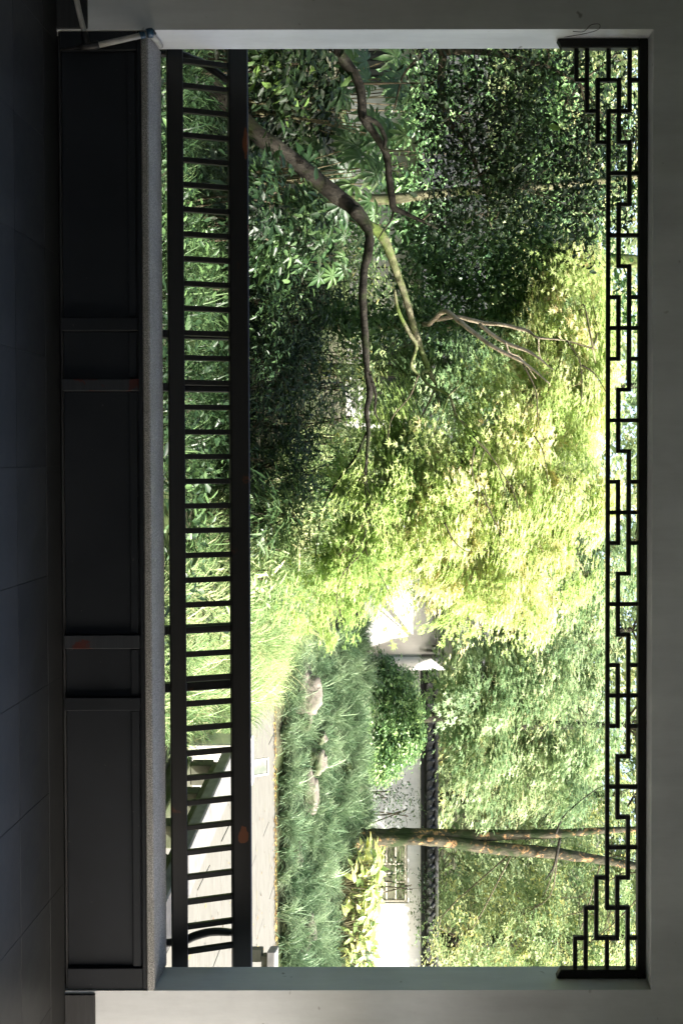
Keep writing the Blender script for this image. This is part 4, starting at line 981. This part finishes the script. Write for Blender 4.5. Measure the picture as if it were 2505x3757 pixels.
shrub('broadleaf_bush', 'mid green bush below the leaning maple trunk', [(620, 470, 9.6, 60, 70, 600), (700, 520, 10.4, 60, 60, 500), (600, 540, 9.6, 60, 60, 420)], .095, M_SHRUB, T_OVAL, .5, .13, (.1, .8), .4, .3)
shrub('hanging_creeper', 'pale creeper hanging down the wall of the garden house', [(960, 200, 14.5, 60, 60, 700), (930, 380, 14.5, 60, 90, 900), (1000, 520, 15, 70, 70, 900), (1150, 250, 15.5, 180, 160, 2600), (1320, 330, 15.8, 120, 200, 2400), (860, 530, 14, 50, 70, 500), (1050, 620, 15, 130, 80, 1400)], .10, M_HEDGE, T_DIA, .5, .16, (.0, .65), .3, .6)
for k, a in enumerate([(610, 1190, 10.2, 45, 55, 420), (640, 1265, 10.4, 45, 55, 420), (600, 1330, 10.3, 40, 50, 330), (680, 1180, 11, 50, 60, 420)]):
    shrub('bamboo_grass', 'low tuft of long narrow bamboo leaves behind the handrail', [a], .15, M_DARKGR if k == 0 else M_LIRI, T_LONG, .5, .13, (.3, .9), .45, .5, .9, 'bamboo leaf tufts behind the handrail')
# screen of foliage out of frame on the left keeps the far bed dim
# ------------------------------------------------------------------ large-leaved plants (each leaf its own part)
def palm_leaf():
    V = []; Q = []
    lobes = [(-125, .6), (-85, .8), (-45, .95), (-15, 1.0), (15, 1.0), (45, .95), (85, .8), (125, .6)]
    V.append((0, 0, 0))
    for a, l in lobes:
        a = math.radians(a); c, s = math.cos(a), math.sin(a)
        def pt(r, t, z): return (r*c - t*s, r*s + t*c, z)
        k = len(V)
        w_ = .13*l
        V += [pt(.34*l, w_*.75, .045), pt(.34*l, -w_*.75, .045), pt(.36*l, 0, .0), pt(.66*l, w_, .0), pt(.66*l, -w_, .0), pt(.68*l, 0, -.05), pt(1.0*l, 0, -.2*l)]
        Q += [[0, k+2, k], [0, k+1, k+2], [k, k+2, k+5], [k, k+5, k+3], [k+2, k+1, k+4], [k+2, k+4, k+5], [k+3, k+5, k+6], [k+5, k+4, k+6]]
    for j in range(7):
        k = 1+j*7; k2 = k+7
        Q.append([0, k, k2+1])
    return np.array(V), np.array(Q)
PV_, PT_ = palm_leaf()
leaf_vars = []
for k in range(6):
    leaf_vars.append(tri_mesh('leaf', PV_*np.array([1, 1, .6+.25*k]), PT_, np.full(len(PV_), .1+.16*k)))
    leaf_vars[-1].materials.append(M_FATS)
def orient(nrm, tg):
    nrm = nrm/np.linalg.norm(nrm); tg = tg - nrm*np.dot(tg, nrm); tg /= np.linalg.norm(tg); bt = np.cross(nrm, tg)
    return Matrix(((tg[0], bt[0], nrm[0], 0), (tg[1], bt[1], nrm[1], 0), (tg[2], bt[2], nrm[2], 0), (0, 0, 0, 1)))
def fatsia(label, spots, Y, base):
    z = float(gz(base[0], base[1]))
    t = tag(empty('fatsia_plant', (base[0], base[1], z)), label, 'plant', 'fatsia plants under the dark tree')
    lst = []
    for (x, y, s) in spots:
        p = PV(x, y, Y + R.normal(0, .25))
        o = bpy.data.objects.new('leaf', leaf_vars[R.integers(0, 6)]); col.objects.link(o); o.parent = t
        nr = np.array([R.normal(.15, .25), -.75+R.normal(0, .15), .55+R.normal(0, .2)]); tg = np.array([R.normal(.1, .45), -.35, -.8])
        mtx = orient(nr, tg) @ Matrix.Scale(s, 4); mtx.translation = Vector(p) - t.location
        o.matrix_basis = mtx
        b_ = np.array([base[0]+R.normal(0, .06), base[1]+R.normal(0, .06), z])
        lst.append(([b_, (b_*.45+p*.55)+np.array([0, .05, .12]), p], [.012, .007, .004]))
    tubes('stems', lst, M_TWIGPALE, t, 6, 5)
def spots(n, x0, x1, y0, y1, s0, s1): return [(R.uniform(x0, x1), R.uniform(y0, y1), R.uniform(s0, s1)) for _ in range(n)]
q1 = PV(700, 230, 10.8); q2 = PV(700, 420, 10.8); q3 = PV(700, 570, 11.5)
fatsia('tall fatsia with big hand shaped leaves beside the crooked dark limb', spots(26, 780, 940, 120, 330, .17, .26), 10.9, (q1[0], q1[1]))
fatsia('spreading fatsia with big hand shaped leaves above the leaning trunk', spots(24, 690, 880, 330, 500, .17, .27) + [(798, 395, .30), (812, 425, .26)], 10.8, (q2[0], q2[1]))
fatsia('low fatsia with pale hand shaped leaves below the maple limb', spots(14, 690, 800, 520, 640, .13, .19) + [(605, 580, .20), (630, 590, .17)], 10.6, (q3[0], q3[1]))

# broad yellow-green leaves on the bank, right
def blade_leaf(wd=.36):
    V = []; n = 6
    prof = [.06, .6, .95, 1.0, .75, .35, 0]
    for k in range(n+1):
        x = k/n; z = -.45*x*x
        V += [(x, prof[k]*wd/2, z+.03), (x, 0, z), (x, -prof[k]*wd/2, z+.03)]
    T = []
    for k in range(n):
        a = 3*k
        T += [[a, a+1, a+3], [a+1, a+4, a+3], [a+1, a+2, a+4], [a+2, a+5, a+4]]
    return np.array(V), np.array(T)
BV, BT = blade_leaf()
asp_vars = []
for k in range(6):
    asp_vars.append(tri_mesh('leaf', BV*np.array([1, 1, .5+.25*k]), BT, np.full(len(BV), .05+.18*k), True)); asp_vars[-1].materials.append(M_ASPI)
def aspidistra(label, y, Y, n, hgt):
    b = PV(800, y, Y); z = float(gz(b[0], b[1]))
    t = tag(empty('broad_leaf_plant', (b[0], b[1], z)), label, 'plant', 'yellow green plants on the grass bank')
    lst = []
    for k in range(n):
        a = R.uniform(0, 2*math.pi); sp = R.uniform(.05, .42)
        tip = np.array([b[0]+math.cos(a)*sp, b[1]+math.sin(a)*sp*.7, z + hgt*R.uniform(.35, 1)])
        o = bpy.data.objects.new('leaf', asp_vars[R.integers(0, 6)]); col.objects.link(o); o.parent = t
        dr = np.array([math.cos(a), math.sin(a)*.8, R.uniform(.0, 1.1)]); nr = np.array([-math.cos(a)*.3+R.normal(.1, .3), -.9, .55+R.normal(0, .25)])
        mtx = orient(nr, dr) @ Matrix.Scale(R.uniform(.15, .25), 4); mtx.translation = Vector(tip) - t.location
        o.matrix_basis = mtx
        lst.append(([np.array([b[0]+R.normal(0, .04), b[1]+R.normal(0, .04), z-.03]), tip*.6+b*.4*np.array([1, 1, 0])+np.array([0, 0, (z)*.4]), tip], [.009, .007, .004]))
    tubes('stems', lst, M_TWIGPALE, t, 5, 4)
for k, (y, n, h, lb) in enumerate([(1992, 60, .80, 'yellow green broad leaved plant at the foot of the twin stemmed tree'), (2035, 80, .86, 'yellow green broad leaved plant in front of the fretwork window'), (2085, 74, .78, 'yellow green broad leaved plant below the right jamb of the fretwork window'), (2130, 74, .74, 'yellow green broad leaved plant in front of the plain white wall'), (2180, 70, .74, 'yellow green broad leaved plant next to the cut right edge of the opening'), (2240, 20, .6, 'yellow green broad leaved plant at the far end of the grass bank')]):
    aspidistra(lb, y, 18.3 - .1*(k % 2), n, h)

# ------------------------------------------------------------------ rocks
import bmesh
def rock(label, x0, x1, y0, y1, Y, name='rock'):
    Y = Y-.2; c = PV((x0+x1)/2, (y0+y1)/2, Y); m = m_per(Y)*1.2
    bm = bmesh.new(); bmesh.ops.create_icosphere(bm, subdivisions=4, radius=1)
    ph = R.uniform(0, 6, 9); 
    for v in bm.verts:
        d = v.co
        k = 1 + .16*math.sin(3*d.x+ph[0])*math.sin(2.5*d.y+ph[1]) + .12*math.sin(6*d.z+ph[2]+2*d.x) + .07*math.sin(11*d.x+ph[3])*math.sin(9*d.z+ph[4]) + .04*math.sin(23*d.y+17*d.x+ph[5])
        v.co = Vector((np.sign(d.x)*abs(d.x)**.75, d.y, np.sign(d.z)*abs(d.z)**.7))*k
    r = ((y1-y0)/2*m, max(.18, (y1-y0)/2*m*.5), (x1-x0)/2*m)
    for v in bm.verts: v.co = Vector((v.co.x*r[0], v.co.y*r[1], v.co.z*r[2]))
    me = bpy.data.meshes.new('rock'); bm.to_mesh(me); bm.free()
    for f in me.polygons: f.use_smooth = True
    o = bpy.data.objects.new(name, me); col.objects.link(o); me.materials.append(M_ROCK); o.location = c
    tag(o, label, 'rock', 'rocks edging the grass bank'); return o
rock('large pale rock at the near end of the grass bank', 650, 722, 1536, 1640, 16.85)
rock('small pale rock half sunk in the grass beside the large rock', 690, 716, 1636, 1672, 17.0)
rock('small rock in the grass below the rounded shrub', 725, 748, 1682, 1706, 17.4)
rock('slim upright rock in the middle of the grass bank', 712, 746, 1722, 1772, 17.3)
rock('long flat rock on the grass bank below the twiggy shrub', 694, 726, 1776, 1862, 17.2)
rock('flat rock on the grass bank below the twin stemmed tree', 655, 692, 1925, 1995, 16.9)
rock('ochre stained rock below the yellow green plants', 686, 722, 2092, 2170, 17.1)

# ------------------------------------------------------------------ grasses
def grass(name, pts, blades, length, width, mat, seg=4, droop=1.0, spread=.05, lean=.9, tint=(.1, .9), nrm_tilt=None, lsd=.2):
    n = len(pts)*blades
    c = np.repeat(pts, blades, 0); tb = np.repeat(R.uniform(tint[0], tint[1], len(pts)), blades)
    c = c + R.normal(0, spread, (n, 3))*np.array([1, 1, 0])
    a = R.uniform(0, 2*np.pi, n); dirv = np.stack([np.cos(a), np.sin(a), np.zeros(n)], 1)
    if nrm_tilt is not None: dirv = unit(dirv + nrm_tilt)
    el = np.abs(R.normal(0, .35, n))+.12
    L = length*np.exp(R.normal(0, lsd, n))*np.repeat(np.exp(R.normal(0, .2, len(pts))), blades)
    side = np.stack([-dirv[:, 1], dirv[:, 0], np.zeros(n)], 1)
    Vs = []; p = c.copy(); ang = np.pi/2 - el*lean
    for k in range(seg+1):
        wv = width*(1 - (k/seg)**1.6)*.5 + .0006
        Vs.append(np.stack([p + side*wv, p - side*wv], 1))
        st_ = L/seg
        p = p + (dirv*np.cos(ang)[:, None] + np.array([0, 0, 1.0])*np.sin(ang)[:, None])*st_[:, None]
        ang = ang - droop*R.uniform(.35, .75, n)*(.6+.5*k/seg)
    V = np.stack(Vs, 1).reshape(n, -1, 3)
    T = []
    for k in range(seg):
        b = 2*k; T += [[b, b+1, b+3], [b, b+3, b+2]]
    T = (np.array(T)[None] + (np.arange(n)*2*(seg+1))[:, None, None]).reshape(-1, 3)
    tv = np.clip(tb + R.normal(0, .15, n), 0, 1)
    zz = gz(V[..., 0], V[..., 1]); V[..., 2] = np.maximum(V[..., 2], zz+.005)
    return link(name, tri_mesh(name, V.reshape(-1, 3), T, np.repeat(tv, 2*(seg+1)), True), None, mat)
def scatter(n, x0, x1, y0, y1, sep, fn=None):
    out = []
    for _ in range(n*6):
        p = (R.uniform(x0, x1), R.uniform(y0, y1))
        if fn and not fn(*p): continue
        if all((p[0]-q[0])**2+(p[1]-q[1])**2 > sep*sep for q in out): out.append(p)
        if len(out) >= n: break
    o = np.array(out); return np.column_stack([o, gz(o[:, 0], o[:, 1])])
# mondo grass bank
pts = scatter(330, 2.9, 9.5, 16.15, 19.7, .21)
tag(grass('mondo_grass', pts, 150, .40, .0125, M_MONDO, 5, .75, .035, 1.15, (.15, .8), np.array([0, -.25, 0])), 'dark green mondo grass tussocks covering the bank behind the path', 'grass', kind='stuff')
# bright liriope strip beside the path
pts = scatter(330, -.3, 2.95, 8.0, 15.9, .15, lambda x, y: x > .9*(13-y)*.25 - .1 and (y > 10.4 or x < .252*y))
tag(grass('liriope_grass', pts, 75, .42, .011, M_LIRI, 5, .75, .05, 1.0, (.2, .95)), 'bright sunlit liriope grass between the shaded bed and the path', 'grass', kind='stuff')
pts = scatter(90, 1.8, 3.5, 12.6, 15.9, .15, lambda x, y: x < 2.95 + max(0, y-13.5)*.25)
tag(grass('liriope_grass', pts, 75, .42, .011, M_LIRI, 5, .75, .05, 1.0, (.4, 1)), 'sunlit liriope grass spilling over the inner edge of the path', 'grass', kind='stuff')
# dim grass under the trees
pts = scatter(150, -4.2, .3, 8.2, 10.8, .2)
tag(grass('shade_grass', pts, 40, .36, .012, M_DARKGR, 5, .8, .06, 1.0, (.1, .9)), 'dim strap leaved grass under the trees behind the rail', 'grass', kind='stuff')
# low leafy ground cover behind the rail
n = 9000
xy = np.stack([R.uniform(-5.5, 1.6, n), R.uniform(7.6, 12.5, n)], 1)
p = np.column_stack([xy, gz(xy[:, 0], xy[:, 1]) + .05 + R.random(n)*.28*(1+.6*np.sin(xy[:, 0]*3)*np.sin(xy[:, 1]*2.4))])
tag(link('ground_cover', leaf_mesh('ground_cover', p, .085, T_OVAL, .45, .1, np.clip(.45+.3*np.sin(p[:, 0]*2.7)+R.normal(0, .2, n), 0, 1)), None, M_SHRUB), 'low leafy ground cover under the trees behind the rail', 'ground cover', kind='stuff')
M_LITTER = mat_leaf('fallen_leaf', [(0, (.10, .06, .03)), (.5, (.24, .15, .06)), (1, (.42, .32, .10))], .1, .7, .1)
n = 700
xy = np.stack([R.uniform(3, 9.5, n), 16.02 - np.abs(R.normal(0, .12, n))], 1)
xy2 = np.stack([R.uniform(3, 8.5, 160), R.uniform(9, 16, 160)], 1)
xy3 = np.stack([2.98 + np.abs(R.normal(0, .10, 260)), R.uniform(10.5, 16, 260)], 1)
xy = np.vstack([xy, xy2, xy3])
p = np.column_stack([xy, np.full(len(xy), GZ+.012) + R.random(len(xy))*.012])
tag(link('fallen_leaves', leaf_mesh('fallen_leaves', p, .055, T_OVAL, .8), None, M_LITTER), 'brown fallen leaves along the far edge of the path', 'fallen leaves', kind='stuff')
